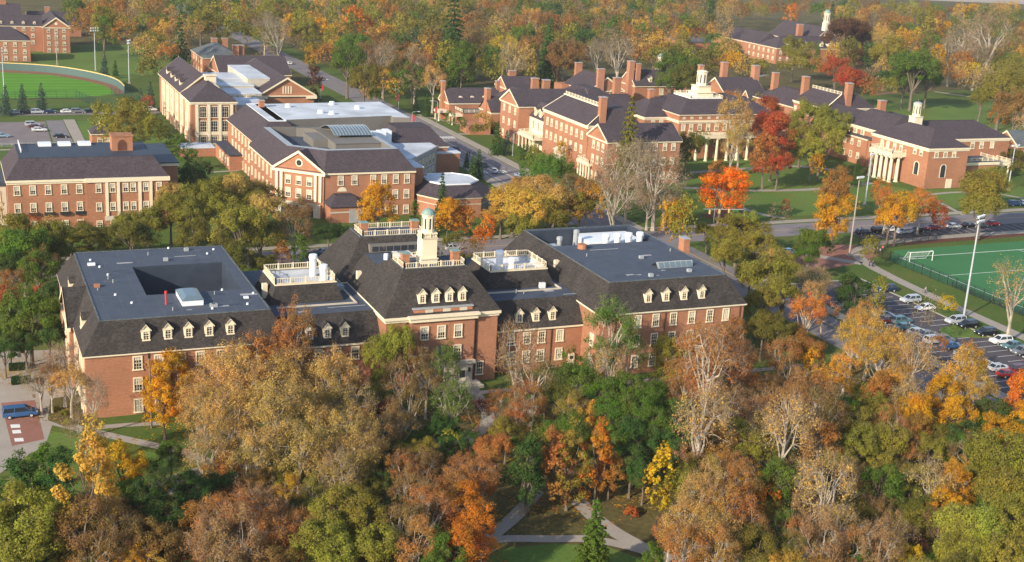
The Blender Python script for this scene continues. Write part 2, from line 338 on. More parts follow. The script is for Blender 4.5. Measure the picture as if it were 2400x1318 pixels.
def gable(b, x0, y0, x1, y1, ze, zr, axis='y', roof='shingle_plum', wall='brick', ov=0.4, trim=True, z0=0.0, cornice=True, name='roof', hipend=None):
    """gable block, ridge along axis"""
    MB().ring_wall(rect(x0, y0, x1, y1), z0, ze).build('wall', wall, b)
    r = MB(); ends = []
    if axis == 'y':
        xm = (x0+x1)/2
        for s, xe in ((-1, x0-ov), (1, x1+ov)):
            pts = [(xe, y0-ov, ze), (xe, y1+ov, ze), (xm, y1+ov, zr), (xm, y0-ov, zr)]
            r.poly(pts); r.poly([(a, bb, c+0.22) for a, bb, c in pts])
            r.poly([pts[0], (pts[0][0], pts[0][1], ze+0.22), (pts[1][0], pts[1][1], ze+0.22), pts[1]])
        for y, q in ((y0, -1), (y1, 1)):
            t = MB(); g = MB(); ends.append((g, t)); g.poly([(x0, y, ze), (x1, y, ze), (xm, y, zr-0.1)])
            if trim:
                for xe, s in ((x0-ov, 1), (x1+ov, -1)):
                    yy = y+q*(ov+0.02); t.poly([(xe, yy, ze-0.35), (xm, yy, zr-0.45), (xm, yy, zr+0.25), (xe, yy, ze+0.25)])
                    t.poly([(xe, yy, ze-0.35), (xe, yy-q*ov, ze-0.35), (xm, yy-q*ov, zr-0.45), (xm, yy, zr-0.45)])
    else:
        ym = (y0+y1)/2
        for s, yo in ((-1, y0-ov), (1, y1+ov)):
            pts = [(x0-ov, yo, ze), (x1+ov, yo, ze), (x1+ov, ym, zr), (x0-ov, ym, zr)]
            r.poly(pts); r.poly([(a, bb, c+0.22) for a, bb, c in pts]); r.poly([pts[0], (pts[0][0], yo, ze+0.22), (pts[1][0], yo, ze+0.22), pts[1]])
        for x, q in ((x0, -1), (x1, 1)):
            t = MB(); g = MB(); ends.append((g, t)); g.poly([(x, y0, ze), (x, y1, ze), (x, ym, zr-0.1)])
            if trim:
                for ye in (y0-ov, y1+ov):
                    xx = x+q*(ov+0.02); t.poly([(xx, ye, ze-0.35), (xx, ym, zr-0.45), (xx, ym, zr+0.25), (xx, ye, ze+0.25)])
                    t.poly([(xx, ye, ze-0.35), (xx-q*ov, ye, ze-0.35), (xx-q*ov, ym, zr-0.45), (xx, ym, zr-0.45)])
    r.build(name, roof, b)
    for g, t in ends:
        g.build('gable_wall', wall, b)
        if trim: t.build('gable_trim', 'cream', b)
    if cornice: band(b, rect(x0, y0, x1, y1), ze-0.55, ze-0.02, ov*0.9)
def balustrade(b, x0, y0, x1, y1, z, h=1.1, sides='SWNE', m='cream', step=0.42, post=2.2):
    mb = MB(); seg = {'S': ((x0, y0), (x1, y0)), 'E': ((x1, y0), (x1, y1)), 'N': ((x0, y1), (x1, y1)), 'W': ((x0, y0), (x0, y1))}
    for s in sides:
        a, c = seg[s]; L = math.hypot(c[0]-a[0], c[1]-a[1]); an = math.atan2(c[1]-a[1], c[0]-a[0]); o = (a[0], a[1], z)
        mb.box(0.1, -0.06, h-0.1, L-0.1, 0.06, h, an, o); mb.box(0.1, -0.05, 0.08, L-0.1, 0.05, 0.17, an, o)
        n = max(2, int(L/post)+1)
        for k in range(n):
            t = L*k/(n-1); mb.box(t-0.1, -0.1, 0, t+0.1, 0.1, h+0.12, an, o)
        k = step
        while k < L: mb.box(k-0.035, -0.03, 0.17, k+0.035, 0.03, h-0.1, an, o); k += step
    return mb.build('balustrade', m, b)
def chimney(b, x, y, z0, z1, w=1.3, d=0.9, m='brick', cap='grey_stone'):
    c = MB().box(x-w/2, y-d/2, z0, x+w/2, y+d/2, z1).box(x-w/2-0.1, y-d/2-0.1, z1-0.35, x+w/2+0.1, y+d/2+0.1, z1-0.02).build('chimney', m, b)
    MB().box(x-w/2-0.14, y-d/2-0.14, z1-0.018, x+w/2+0.14, y+d/2+0.14, z1+0.12).build('chimney_cap', cap, c); return c
def vent(b, x, y, z0, z1, r, m='metal_white'):
    return MB().frustum(x, y, z0, z1-0.9, r*0.85, r*0.85, 12).frustum(x, y, z1-1.0, z1-0.5, r*0.9, r*1.1, 12, False).frustum(x, y, z1-0.5, z1, r*1.1, r*0.95, 12).build('roof_vent', m, b)
def eyebrow(b, x, y, z, face='S', r=0.85, m='cream'):
    key = ('eb', r)
    if key not in _dm:
        a = MB(); n = 9; arc = [(r*math.cos(math.pi*k/n), r*math.sin(math.pi*k/n)) for k in range(n+1)]
        a.poly([(p[0], 0, p[1]) for p in arc])
        for p, q in zip(arc, arc[1:]): a.poly([(p[0], 0, p[1]), (q[0], 0, q[1]), (q[0]*0.8, 2.2, q[1]), (p[0]*0.8, 2.2, p[1])])
        a.mi = 1; a.poly([(p[0]*0.6, -0.03, 0.05+p[1]*0.6) for p in arc]); _dm[key] = a.mesh('roof_vent', ['cream', 'blind'])
    return child('roof_vent', _dm[key], b, (x, y, z), FACE[face])
def column(b, x, y, z0, z1, r=0.4, m='cream'):
    return MB().frustum(x, y, z0, z0+0.3, r*1.35, r*1.35, 10).frustum(x, y, z0+0.3, z1-0.35, r, r*0.85, 10, False).box(x-r*1.3, y-r*1.3, z1-0.35, x+r*1.3, y+r*1.3, z1).build('column', m, b)
def lantern(b, x, y, z0, zs, ws, dome=1.0, dm_mat='copper_green'):
    """stepped square/octagonal cupola; zs = tier tops, ws = tier widths"""
    lo = z0; root = None
    for i, (z, w_) in enumerate(zip(zs, ws)):
        n = 4 if i < len(zs)-1 else 8; ph = math.pi/4 if n == 4 else math.pi/8; r = w_/2/math.cos(math.pi/n)
        mb = MB().frustum(x, y, lo, z-0.25, r, r*0.98, n, True, ph).frustum(x, y, z-0.25, z, r*1.05, r*1.1, n, True, ph)
        if i == len(zs)-1:
            mb.mi = 1; h = z-lo
            for k in range(8):
                a = math.pi/4*k; c, s = math.cos(a), math.sin(a); rr = w_/2+0.02; u = w_*0.065
                mb.poly([(x+c*rr-s*t, y+s*rr+c*t, lo+q*h) for t, q in ((-u, 0.2), (u, 0.2), (u, 0.8), (-u, 0.8))])
        root_i = mb.build('tower_stage', ['cream', 'glass'], b); lo = z
    r = ws[-1]/2*1.12; dm = MB(); prev = (r*1.05, lo)
    for k in range(1, 6):
        a = k/5*math.pi/2; cur = (max(0.06, r*math.cos(a)), lo+dome*math.sin(a)); dm.frustum(x, y, prev[1], cur[1], prev[0], cur[0], 12, k == 5); prev = cur
    dm.frustum(x, y, lo+dome, lo+dome+0.9, 0.05, 0.02, 5); dm.build('dome', dm_mat, b)

# ================================================================== SETTING
def sheet(name, pts, z, m, kind='structure'):
    o = MB().poly([(p[0], p[1], z) for p in pts]).build(name, m); tag(o, kind=kind); return o
sheet('ground', rect(-1200, -60, 2900, 3400), 0.0, 'grass')
def kerbed(name, pts, m, h=0.12):
    """a raised pavement slab with a real kerb step"""
    o = MB().prism(pts, 0.0, h).build(name, m); tag(o, kind='structure'); return o
def ribbon(pts, wd):
    P = [np.array(p[:2], float) for p in pts]
    for _ in range(2):
        Q = [P[0]]
        for a, b in zip(P, P[1:]): Q += [a*0.75+b*0.25, a*0.25+b*0.75]
        Q.append(P[-1]); P = Q
    L, R_ = [], []
    for i, p in enumerate(P):
        d = P[min(i+1, len(P)-1)]-P[max(i-1, 0)]; d /= np.linalg.norm(d); n = np.array([-d[1], d[0]]); L.append(p+n*wd/2); R_.append(p-n*wd/2)
    return L, R_
def path(name, pts, wd, z=0.03, m='concrete'):
    L, R_ = ribbon(pts, wd); mb = MB()
    for i in range(len(L)-1): mb.poly([(*R_[i], z), (*R_[i+1], z), (*L[i+1], z), (*L[i], z)])
    o = mb.build(name, m); tag(o, kind='structure'); return o
def g2(*pts): return [G(x, y)[:2] for x, y in pts]
# woods floor (leaf litter), near and far
sheet('forest_floor', [(-40, 60), (172, 60), (172, 150), (165, 188), (60, 188), (34, 168), (-40, 176)], 0.006, 'leaf_litter')
sheet('forest_floor', [(60, 640), (150, 560), (152, 1400), (-300, 1400), (-100, 690)], 0.006, 'leaf_litter')
sheet('forest_floor', [(172, 560), (420, 520), (1500, 700), (1500, 1250), (172, 1250)], 0.006, 'leaf_litter')
sheet('farmland', [(560, 1262), (2600, 1000), (2800, 3300), (300, 3300)], 0.05, 'field_far')
# streets
sheet('street', [(-60, 278), (620, 278), (620, 290), (-60, 290)], 0.012, 'asphalt')
sheet('avenue', [(153, 290), (166, 290), (166, 500), (160, 760), (150, 1200), (143, 1200), (148, 760), (153, 500)], 0.016, 'asphalt')
sheet('lane', [(-40, 478.5), (72, 482), (72, 487), (-40, 486)], 0.012, 'lot_pale')
sheet('side_road', [(161, 60), (172.5, 60), (172.5, 278), (161, 278)], 0.012, 'asphalt')
sheet('parking_lot', [(176.5, 128), (197, 128), (198.2, 238), (177, 238)], 0.02, 'asphalt_lot')
sheet('parking_lot', [(-30, 427), (30, 427), (31, 468), (-30, 466)], 0.012, 'lot_pale')
sheet('parking_lot', [(225, 270.5), (330, 270.5), (330, 277.9), (225, 277.9)], 0.016, 'asphalt_lot')
sheet('parking_lot', [(96, 243), (150, 243), (150, 275), (96, 275)], 0.014, 'asphalt_lot')
kerbed('sidewalk', rect(166.4, 292, 169.6, 470), 'concrete')
kerbed('sidewalk', rect(149.0, 300, 152.6, 420), 'concrete')
kerbed('sidewalk', rect(-60, 291, 152, 293.2), 'concrete')
kerbed('sidewalk', rect(170, 291, 520, 293.6), 'concrete')
kerbed('sidewalk', rect(173.2, 60, 176.2, 243), 'concrete', 0.13)
kerbed('verge', rect(174.6, 60, 176.0, 120), 'lawn', 0.14)
kerbed('sidewalk', [(197.2, 128), (197.6, 128), (198.8, 238.4), (176.6, 238.4), (176.6, 238.1), (198.4, 238.1)], 'kerb')
path('footpath', [(203.5, 60), (205.2, 190), (207.4, 246), (214, 262), (232, 268.6), (300, 269.3), (520, 269.5)], 3.2)
path('footpath', [(198, 262), (208, 250)], 3.0)
sheet('plaza', [(190, 246), (206, 250), (218, 256), (223, 262), (215, 268), (190, 262)], 0.02, 'brick_paving')
# lane markings
mk = MB()
for y in range(300, 470, 1):
    if y % 9 < 3: mk.box(162.6, y, 0.02, 162.75, y+3, 0.024)
mk.box(159.4, 330, 0.02, 159.6, 470, 0.024); mk.box(153.8, 330, 0.02, 153.95, 470, 0.024)
for k in range(9):
    mk.box(156.2+k*1.1, 424, 0.02, 156.8+k*1.1, 428, 0.025); mk.box(150+k*1.3, 366, 0.02, 150.6+k*1.3, 369.5, 0.0262)
for k in range(8): mk.box(163.5, 340+k*3, 0.02, 164.6, 341+k*3, 0.024)
tag(mk.build('road_marking', 'paint_white'), kind='structure')
mk = MB().box(-60, 283.9, 0.016, 150, 284.1, 0.02).box(170, 283.9, 0.016, 600, 284.1, 0.02).box(159.9, 300, 0.02, 160.05, 470, 0.024).box(168.6, 60, 0.016, 168.8, 270, 0.02)
tag(mk.build('centre_line', 'paint_yellow'), kind='structure')
mk = MB()
for k in range(38): mk.box(190.4, 130+k*2.85, 0.022, 196.6, 130.12+k*2.85, 0.026); mk.box(177.2, 130+k*2.85, 0.022, 182.4, 130.12+k*2.85, 0.026)
for k in range(30): mk.box(226+k*3, 271, 0.02, 226.1+k*3, 277, 0.024)
tag(mk.build('bay_marking', 'paint_white'), kind='structure')
kerbed('planted_island', [(190, 196.5), (197.4, 194.5), (197.6, 203.5), (191.5, 202.3), (189.2, 199.5)], 'lawn', 0.16)
# left plaza and walks
sheet('plaza', [(3.5, 181), (10.6, 190), (12.2, 197.6), (16.9, 197.6), (16.9, 232), (-14, 236), (-14, 160), (1, 160)], 0.02, 'concrete')
sheet('brick_pad', g2((2, 945), (82, 938), (104, 1030), (28, 1046)), 0.026, 'brick_paving')
sheet('mulch_bed', g2((118, 935), (185, 925), (215, 990), (150, 1000), (112, 985)), 0.034, 'leaf_litter')
mk = MB()
for (a, b) in ((g2((24, 996), (46, 995), (48, 1003), (26, 1004)), 0), (g2((28, 1009), (48, 1008), (50, 1016), (30, 1017)), 0), (g2((33, 1028), (54, 1027), (56, 1035), (35, 1036)), 0)): mk.poly([(*p, 0.032) for p in a])
tag(mk.build('bay_marking', 'paint_white'), kind='structure')
sheet('lawn', g2((30, 1050), (120, 1010), (420, 1075), (400, 1130), (150, 1200), (40, 1120)), 0.012, 'lawn')
path('footpath', g2((100, 985), (230, 1015), (330, 1038), (440, 1060), (520, 1100)), 1.9)
path('footpath', g2((200, 1005), (300, 996), (390, 992)), 1.5, 0.034)
sheet('terrace', g2((330, 1148), (380, 1118), (480, 1092), (640, 1060), (700, 1090), (560, 1120), (380, 1165)), 0.03, 'concrete')
path('footpath', [(81.8, 198), (80.6, 190), (79.5, 181), (70, 172), (55, 170)], 2.3)
path('footpath', [(81.8, 193), (93, 192.3), (110, 190.5), (150, 190)], 1.6, 0.034)
path('footpath', g2((850, 1085), (960, 1045), (1060, 1050)), 3.5, 0.038)
# foreground loop
path('footpath', g2((1080, 1300), (1130, 1268), (1200, 1262), (1290, 1264), (1380, 1262), (1450, 1275), (1540, 1300)), 1.9)
path('footpath', g2((1120, 1280), (1160, 1250), (1215, 1205), (1260, 1150)), 2.2, 0.034)
path('footpath', g2((1350, 1170), (1410, 1230), (1500, 1282), (1600, 1325), (1700, 1370)), 2.6, 0.038)
path('footpath', g2((1850, 1330), (1960, 1270), (2080, 1180)), 2.2, 0.034)
sheet('lawn', g2((1180, 1285), (1300, 1275), (1420, 1280), (1520, 1318), (1560, 1400), (1100, 1400), (1150, 1300)), 0.012, 'lawn')
# lawns and paths of the campus
sheet('lawn', [(205, 298), (330, 298), (330, 322), (286, 322), (278, 333), (276, 372), (262, 378), (200, 372)], 0.012, 'lawn')
path('footpath', g2((1600, 440), (1738, 447), (1850, 447), (1930, 443), (2044, 429)), 2.8)
path('footpath', g2((1738, 488), (1790, 505), (1840, 512)), 2.0, 0.034)
path('footpath', g2((2150, 460), (2235, 450), (2330, 452), (2420, 470)), 1.8)
path('footpath', g2((2190, 468), (2230, 490), (2260, 505)), 1.5, 0.034)
path('footpath', g2((1620, 405), (1760, 395), (1880, 388), (1990, 405)), 3.0, 0.038)
sheet('lawn', [(345, 365), (470, 365), (560, 470), (380, 500), (335, 430)], 0.012, 'lawn')
path('footpath', g2((2190, 215), (2280, 228), (2400, 245)), 3.0)
path('footpath', g2((1700, 200), (1745, 185), (1800, 175)), 3.0)
path('footpath', g2((2050, 222), (2120, 215), (2150, 222)), 3.6, m='dirt')
sheet('lawn', [(40, 600), (66, 560), (110, 620), (100, 690), (38, 690)], 0.012, 'lawn')
sheet('lawn', [(40.5, 425), (70, 425), (70, 470), (41, 468)], 0.012, 'lawn')
kerbed('sidewalk', [(37, 425), (40.4, 425), (40.9, 471), (37.2, 471)], 'concrete')
sheet('aisle', [(30.6, 427), (36.6, 427), (36.9, 470), (31.4, 470)], 0.016, 'asphalt')
path('footpath', g2((0, 352), (120, 348), (210, 345)), 2.0)
path('footpath', g2((470, 340), (520, 350), (560, 372)), 5.0)
path('footpath', g2((480, 405), (560, 400)), 1.5, 0.034)
path('footpath', [(169, 432), (182, 432), (190, 420), (200, 408)], 2.4, 0.034)
path('footpath', [(169, 474), (174, 460), (181, 445), (190, 438)], 2.4)
sheet('mulch_bed', g2((1640, 505), (1700, 488), (1760, 500), (1700, 522)), 0.03, 'mulch')
sheet('mulch_bed', [(232, 263), (300, 266), (300, 270.2), (236, 270.2)], 0.012, 'mulch')
# ball park
arc = [(22.4, 597.5), (43.7, 588.8), (56.7, 570.7), (63.6, 554.4), (65.3, 541), (65.2, 530)]
arc = [(-40, 600), (-10, 602)] + arc
ins = [(x-(3.6 if y < 560 else 2.2), y-(7.5 if y > 560 else 4)) for x, y in arc]; ins[-1] = (61, 528)
sheet('warning_track', arc+[(47, 520), (-40, 514)], 0.010, 'dirt')
sheet('outfield', ins[:-1]+[(61, 528), (47.4, 520.4), (-40, 515)], 0.016, 'ball_turf')
# soccer pitch
sheet('soccer_pitch', [(217.5, 60), (480, 60), (480, 264.5), (226, 259.5), (217.5, 251)], 0.014, 'turf')
mk = MB().box(222, 252.6, 0.018, 330, 252.9, 0.022).box(222, 60, 0.018, 222.25, 252.6, 0.022).box(222.2, 236, 0.018, 262, 236.2, 0.022).box(262, 236, 0.018, 262.2, 252.6, 0.022)
tag(mk.build('pitch_line', 'paint_white'), kind='structure')

# ================================================================== MAIN BUILDING
b = thing('brick_hall', (76, 215, 0), 'long red brick hall with dark mansard roofs, dormers and a cream domed central tower', 'building')
# left block
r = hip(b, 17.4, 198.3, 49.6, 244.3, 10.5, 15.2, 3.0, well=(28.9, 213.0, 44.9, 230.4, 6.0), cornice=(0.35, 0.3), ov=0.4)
for x in (25.3, 28.6, 32.1, 35.1, 38.4, 41.6): 
    for z in (8.7, 5.1, 1.5): window(b, x, 198.3, z, 'S')
for y in (205, 208.6, 227, 232, 237):
    for z in (8.5, 5.0, 1.5): window(b, 17.4, y, z, 'W')
for x in (26.8, 30.2, 33.4, 36.7, 40.1): dormer(b, x, 199.1, 12.0, 'S', depth=3.0)
for y in (208.5, 229.5): dormer(b, 18.0, y, 11.7, 'W', depth=3.0)
mb = MB()   # gabled pavilion on the left side
mb.ring_wall([(16.5, 213.2), (20, 213.2), (20, 227.2), (16.5, 227.2)], 0, 10.5).poly([(16.5, 213.2, 10.5), (16.5, 220.2, 15.2), (16.5, 227.2, 10.5)]).build('gable_wall', 'brick', b)
mb = MB()
for ya, yb in ((212.8, 220.2), (227.6, 220.2)): mb.poly([(16.1, ya, 10.3), (16.1, yb, 15.3), (21.0, yb, 15.3), (18.5, ya, 10.3)])
mb.build('roof', 'shingle', b)
mb = MB()
for ya, yb in ((212.8, 220.2), (227.6, 220.2)): mb.poly([(16.0, ya, 9.9), (16.0, yb, 14.8), (16.0, yb, 15.5), (16.0, ya, 10.6)])
mb.box(16.1, 212.6, 9.8, 16.6, 227.8, 10.4).build('gable_trim', 'cream', b)
for y in (216, 220.2, 224.4): window(b, 16.5, y, 8.3, 'W', 1.3, 2.2); window(b, 16.5, y, 4.6, 'W', 1.3, 2.2)
for y in (200, 203, 211.5): MB().box(17.0, y-0.5, 0, 17.39, y+0.5, 9.9).build('pilaster', 'cream', b)
s = MB().box(33.6, 205.6, 15.2, 37.0, 212.2, 16.1).build('skylight', 'metal_white', b)
MB().loft(rect(33.5, 205.5, 37.1, 212.3), 16.1, rect(34.4, 206.6, 36.2, 211.2), 16.6).poly([(34.4, 206.6, 16.6), (36.2, 206.6, 16.6), (36.2, 211.2, 16.6), (34.4, 211.2, 16.6)]).build('skylight_glass', 'skylight_glass', s)
MB().frustum(31.2, 207.2, 15.2, 17.4, 0.14, 0.14, 8).frustum(31.2, 207.2, 17.1, 17.5, 0.22, 0.22, 8).build('standpipe', 'red_cloth', b)
for x, y in ((22.3, 236), (24, 214), (26, 209), (44, 204.3), (41.5, 213), (38, 203.2), (45, 239), (43.3, 236.3), (24.2, 226), (37, 241.5), (23.4, 231.3), (46.2, 210)):
    MB().frustum(x, y, 15.2, 15.5, 0.22, 0.18, 8).build('roof_drain', 'metal_white', b)
MB().box(21.2, 219, 15.2, 22.1, 219.8, 15.7).build('roof_vent', 'brick', b)
MB().box(21.5, 232.6, 15.2, 22.8, 233.3, 15.6).build('roof_vent', 'metal_white', b)
MB().box(44.1, 207.5, 15.2, 44.9, 208.1, 15.5).build('roof_vent', 'metal_white', b)
def link(x0, x1, bx0, bx1, cx, dx, wx):
    MB().ring_wall(rect(x0, 201.2, x1, 232), 0, 8.1).build('wall', 'brick', b)
    MB().poly([(x0-0.1, 200.8, 8.12), (x1+0.1, 200.8, 8.12), (x1+0.1, 204.2, 12.7), (x0-0.1, 204.2, 12.7)]).build('roof', 'shingle', b)
    MB().poly([(x0-1.5, 204.2, 12.7), (x1+1.5, 204.2, 12.7), (x1+1.5, 232, 12.7), (x0-1.5, 232, 12.7)]).build('flat_roof', 'membrane', b)
    MB().box(x0, 200.85, 7.75, x1, 201.19, 8.1).build('cornice', 'cream', b)
    c = MB().box(x0, 208.4, 12.7, cx, 208.7, 12.95).box(cx-0.3, 208.7, 12.7, cx, 222, 12.95); c.build('roof_curb', 'limestone', b)
    o = rect(bx0-1.3, 210.6, bx1+1.2, 222.4); i = rect(bx0, 211.9, bx1, 221.0)
    MB().loft(o, 12.72, i, 15.8).build('roof', 'shingle', b)
    MB().ring_wall(i[::-1], 14.9, 15.8).poly([(p[0], p[1], 14.9) for p in i]).build('roof_terrace', 'membrane_white', b)
    t = MB(); t.ring_wall(rect(bx0-0.15, 211.75, bx1+0.15, 221.15), 15.75, 16.0); t.loft(rect(bx0-0.15, 211.75, bx1+0.15, 221.15), 16.0, rect(bx0+0.3, 212.2, bx1-0.3, 220.7), 16.003); t.build('cornice', 'cream', b)
    balustrade(b, bx0, 211.9, bx1, 221.0, 16.0, 1.05)
    for x in dx: dormer(b, x, 201.7, 9.1, 'S', depth=3.0)
    for x in wx:
        for z in (6.2, 2.6): window(b, x, 201.2, z, 'S')
link(49.9, 66.3, 50.5, 61.2, 64.2, (53.9, 57.0, 60.1), (55.3, 58.6, 61.8))
link(86.9, 105.2, 90.8, 102.3, 104.0, (92.6, 95.9, 99.2), (90.9, 94.1, 97.0, 100.7))
for x, y, rr, h in ((59.0, 219.0, 0.75, 19.0), (60.0, 215.6, 0.75, 18.0), (94.6, 216.8, 0.8, 18.4), (96.0, 214.0, 0.75, 17.7)): vent(b, x, y, 14.9, h, rr)
MB().box(100.1, 209.6, 12.7, 101.2, 210.3, 13.7).build('air_unit', 'metal_white', b)
MB().box(62.8, 216.5, 12.7, 64.2, 218.2, 13.5).build('air_unit', 'metal_grey', b)
MB().tube([(55.5, 215.0, 15.0), (57.0, 212.6, 16.0)], [0.12, 0.12], 6).build('duct', 'gold_rail', b)
d = MB().box(102.7, 200.9, 0, 103.9, 201.18, 2.5).build('door', 'cream', b)
MB().box(102.95, 200.86, 1.5, 103.65, 200.9, 2.1).build('pane', 'glass', d)
# cream hatch faces on the side slopes
for x, y, z in ((49.6, 214.5, 12.9), (67.6, 217.5, 13.2), (107.2, 217.0, 13.2)):
    MB().box(-0.35, -0.45, 0, 0.5, 0.45, 2.6, 0, (x-0.5, y, z)).build('roof_hatch', 'cream', b)
# centre block
r = hip(b, 66.3, 198.5, 86.9, 222.0, 13.0, 20.0, 4.8, insets=(4.9, 5.2, 4.9, 12.2), cornice=(1.0, 0.5), ov=0.45, top='membrane')
for x in (73.1, 76.2, 79.3): window(b, x, 197.95, 9.9, 'S', 1.2, 2.1); window(b, x, 197.95, 6.1, 'S', 1.2, 2.1)
window(b, 83.9, 198.5, 2.4, 'S', 1.1, 2.2, 'dark')
MB().box(70.7, 198.0, 0, 82.4, 198.45, 12.1).build('wall', 'brick', b)
MB().box(70.3, 197.5, 12.05, 82.8, 198.2, 13.05).box(70.0, 197.2, 12.75, 83.1, 198.3, 13.15).build('cornice', 'cream', b)
p = MB().box(71.2, 198.4, 13.1, 82.0, 199.4, 14.1).build('parapet', 'brick', b)
for x in (74.0, 77.2, 80.3): MB().box(x-0.7, 198.36, 13.35, x+0.7, 198.42, 14.0).build('panel', 'limestone', p)
MB().box(71.0, 198.3, 14.1, 82.2, 199.9, 14.28).build('parapet_cap', 'metal_grey', p)
for x in (73.0, 75.5, 78.0, 80.4): dormer(b, x, 199.4, 14.8, 'S', depth=3.0)
# cream entrance surround with door and lanterns
e = MB().box(72.6, 197.5, 0, 82.2, 197.97, 3.8).box(72.2, 197.2, 3.8, 82.6, 198.0, 4.4).build('entrance_surround', 'limestone', b)
for x in (74.6, 77.4, 80.3):
    d = MB().box(x-0.7, 197.42, 0.1, x+0.7, 197.49, 2.9).build('door', 'cream', e); MB().box(x-0.5, 197.38, 1.3, x+0.5, 197.41, 2.6).build('pane', 'glass', d)
for x in (76.0, 78.9, 81.5): MB().box(x-0.16, 197.1, 2.4, x+0.16, 197.45, 3.1).build('wall_lantern', 'black_metal', e)
MB().box(74, 194.9, 0, 83.5, 197.2, 0.5).box(74.4, 195.4, 0.5, 83, 197.2, 0.8).build('steps', 'limestone', b)
balustrade(b, 70.9, 203.4, 82.2, 210.0, 20.0, 1.05, sides='SWNE')
for x in (71.9, 81.2): chimney(b, x, 206.0, 19.0, 22.1, 1.3, 1.2, cap='copper_green')
lantern(b, 76.3, 207.0, 19.9, [21.0, 24.7, 25.5, 28.7], [3.0, 2.75, 2.6, 2.1], dome=1.0)
balustrade(b, 74.85, 205.55, 77.75, 208.45, 24.7, 0.75, post=1.4, step=0.5)
# middle wing behind the centre
MB().poly([(65.85, 210, 13.02), (65.85, 223, 13.02), (69.9, 223, 17.4), (69.9, 210, 17.4)][::-1]).poly([(87.35, 210, 13.02), (87.35, 223, 13.02), (83.3, 223, 17.4), (83.3, 210, 17.4)]).build('roof', 'shingle', b)
MB().poly([(69.9, 206, 17.4), (83.3, 206, 17.4), (83.3, 223.2, 17.4), (69.9, 223.2, 17.4)]).build('flat_roof', 'membrane', b)
MB().box(74.5, 212.5, 17.4, 77.8, 221, 18.2).build('skylight', 'metal_white', b); MB().box(75.3, 213, 18.2, 77.0, 220.5, 18.35).build('skylight_glass', 'skylight_glass', b)
MB().frustum(72.6, 218.6, 17.4, 18.5, 0.42, 0.42, 12).build('roof_vent', 'metal_white', b)
hip(b, 65.2, 221.0, 87.8, 237.0, 12.9, 20.0, 4.9, insets=(5.0, 5.1, 5.0, 4.9), cornice=(0.9, 0.45), ov=0.45)
MB().box(71.0, 223.2, 17.5, 82.6, 224.5, 18.9).build('clerestory', 'taupe_panel', b)
for k in range(8): MB().box(71.4+k*1.42, 223.14, 17.7, 72.6+k*1.42, 223.195, 18.65).build('pane', 'glass', b)
balustrade(b, 70.3, 225.8, 82.3, 231.5, 20.0, 1.05)
for x in (71.3, 81.4): chimney(b, x, 228.6, 19.0, 22.0, 1.3, 1.2, cap='copper_green')
# right block
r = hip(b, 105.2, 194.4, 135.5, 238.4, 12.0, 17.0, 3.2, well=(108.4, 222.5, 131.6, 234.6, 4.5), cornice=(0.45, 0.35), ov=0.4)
for x in (112.9, 116.6, 120.3, 124.2, 128.1, 131.6):
    for z in (10.1, 6.4, 2.4): window(b, x, 194.4, z, 'S', 1.1, 2.1, 'dark' if z < 7 else None)
for y in (197, 207):
    for z in (6.4, 2.4): window(b, 105.2, y, z, 'W', 1.1, 2.0)
for x in (115.0, 118.7, 122.5, 126.3): dormer(b, x, 194.95, 13.4, 'S', depth=3.0, kind='low')
chimney(b, 133.6, 214.5, 13.5, 19.6, 1.3, 2.0, cap='metal_grey')
m_ = MB().poly([(121.6, 203.6, 17.0), (129.2, 203.6, 17.0), (129.4, 204.3, 18.1), (121.4, 204.3, 18.1)]).poly([(121.4, 204.3, 18.1), (129.4, 204.3, 18.1), (129.4, 206.2, 17.02), (121.4, 206.2, 17.02)]).build('roof_monitor', 'metal_grey', b)
for k in range(6): MB().poly([(121.9+k*1.22, 203.55, 17.12), (122.95+k*1.22, 203.55, 17.12), (122.95+k*1.22, 204.18, 18.0), (121.9+k*1.22, 204.18, 18.0)]).build('pane', 'skylight_glass', m_)
MB().box(118.6, 226.5, 12.6, 130.8, 233.9, 16.2).build('plant_room', 'metal_white', b)
for x in (121.5, 124.1, 126.7, 129.3): vent(b, x, 224.9, 12.6, 18.3, 0.75)
for x, y, h in ((111.8, 226.5, 17.8), (116.5, 228.5, 18.5)): MB().frustum(x, y, 12.6, h, 0.5, 0.5, 10).frustum(x, y, h-0.7, h-0.1, 0.65, 0.65, 10).build('duct', 'metal_grey', b)
MB().box(109.2, 224.8, 12.6, 111, 227, 16.3).build('air_unit', 'metal_grey', b)
MB().frustum(113.6, 219.9, 17.0, 17.9, 0.95, 0.95, 10).build('roof_vent', 'brick', b)

def roof_clutter(b, areas, z, n, seed):
    q = random.Random(seed)
    for k in range(n):
        x0, y0, x1, y1 = areas[k % len(areas)]; x, y = q.uniform(x0, x1), q.uniform(y0, y1); t_ = q.random()
        if t_ < .45: w_, d_ = q.uniform(.8, 3.2), q.uniform(.3, 1.0); MB().poly([(x, y, z+.008+k*.0004), (x+w_, y, z+.008+k*.0004), (x+w_, y+d_, z+.008+k*.0004), (x, y+d_, z+.008+k*.0004)]).build('roof_patch', q.choice(['slate', 'membrane_dark', 'grey_stone']), b)
        elif t_ < .7: MB().frustum(x, y, z, z+q.uniform(.3, .9), .09, .09, 7).build('roof_pipe', 'metal_grey', b)
        elif t_ < .85: MB().box(x, y, z+.02, x+q.uniform(3, 7), y+.09, z+.10).build('conduit', 'metal_grey', b)
        else: MB().box(x, y, z, x+.8, y+.7, z+.55).build('roof_vent', 'metal_grey', b)
bm_ = bpy.data.objects['brick_hall']
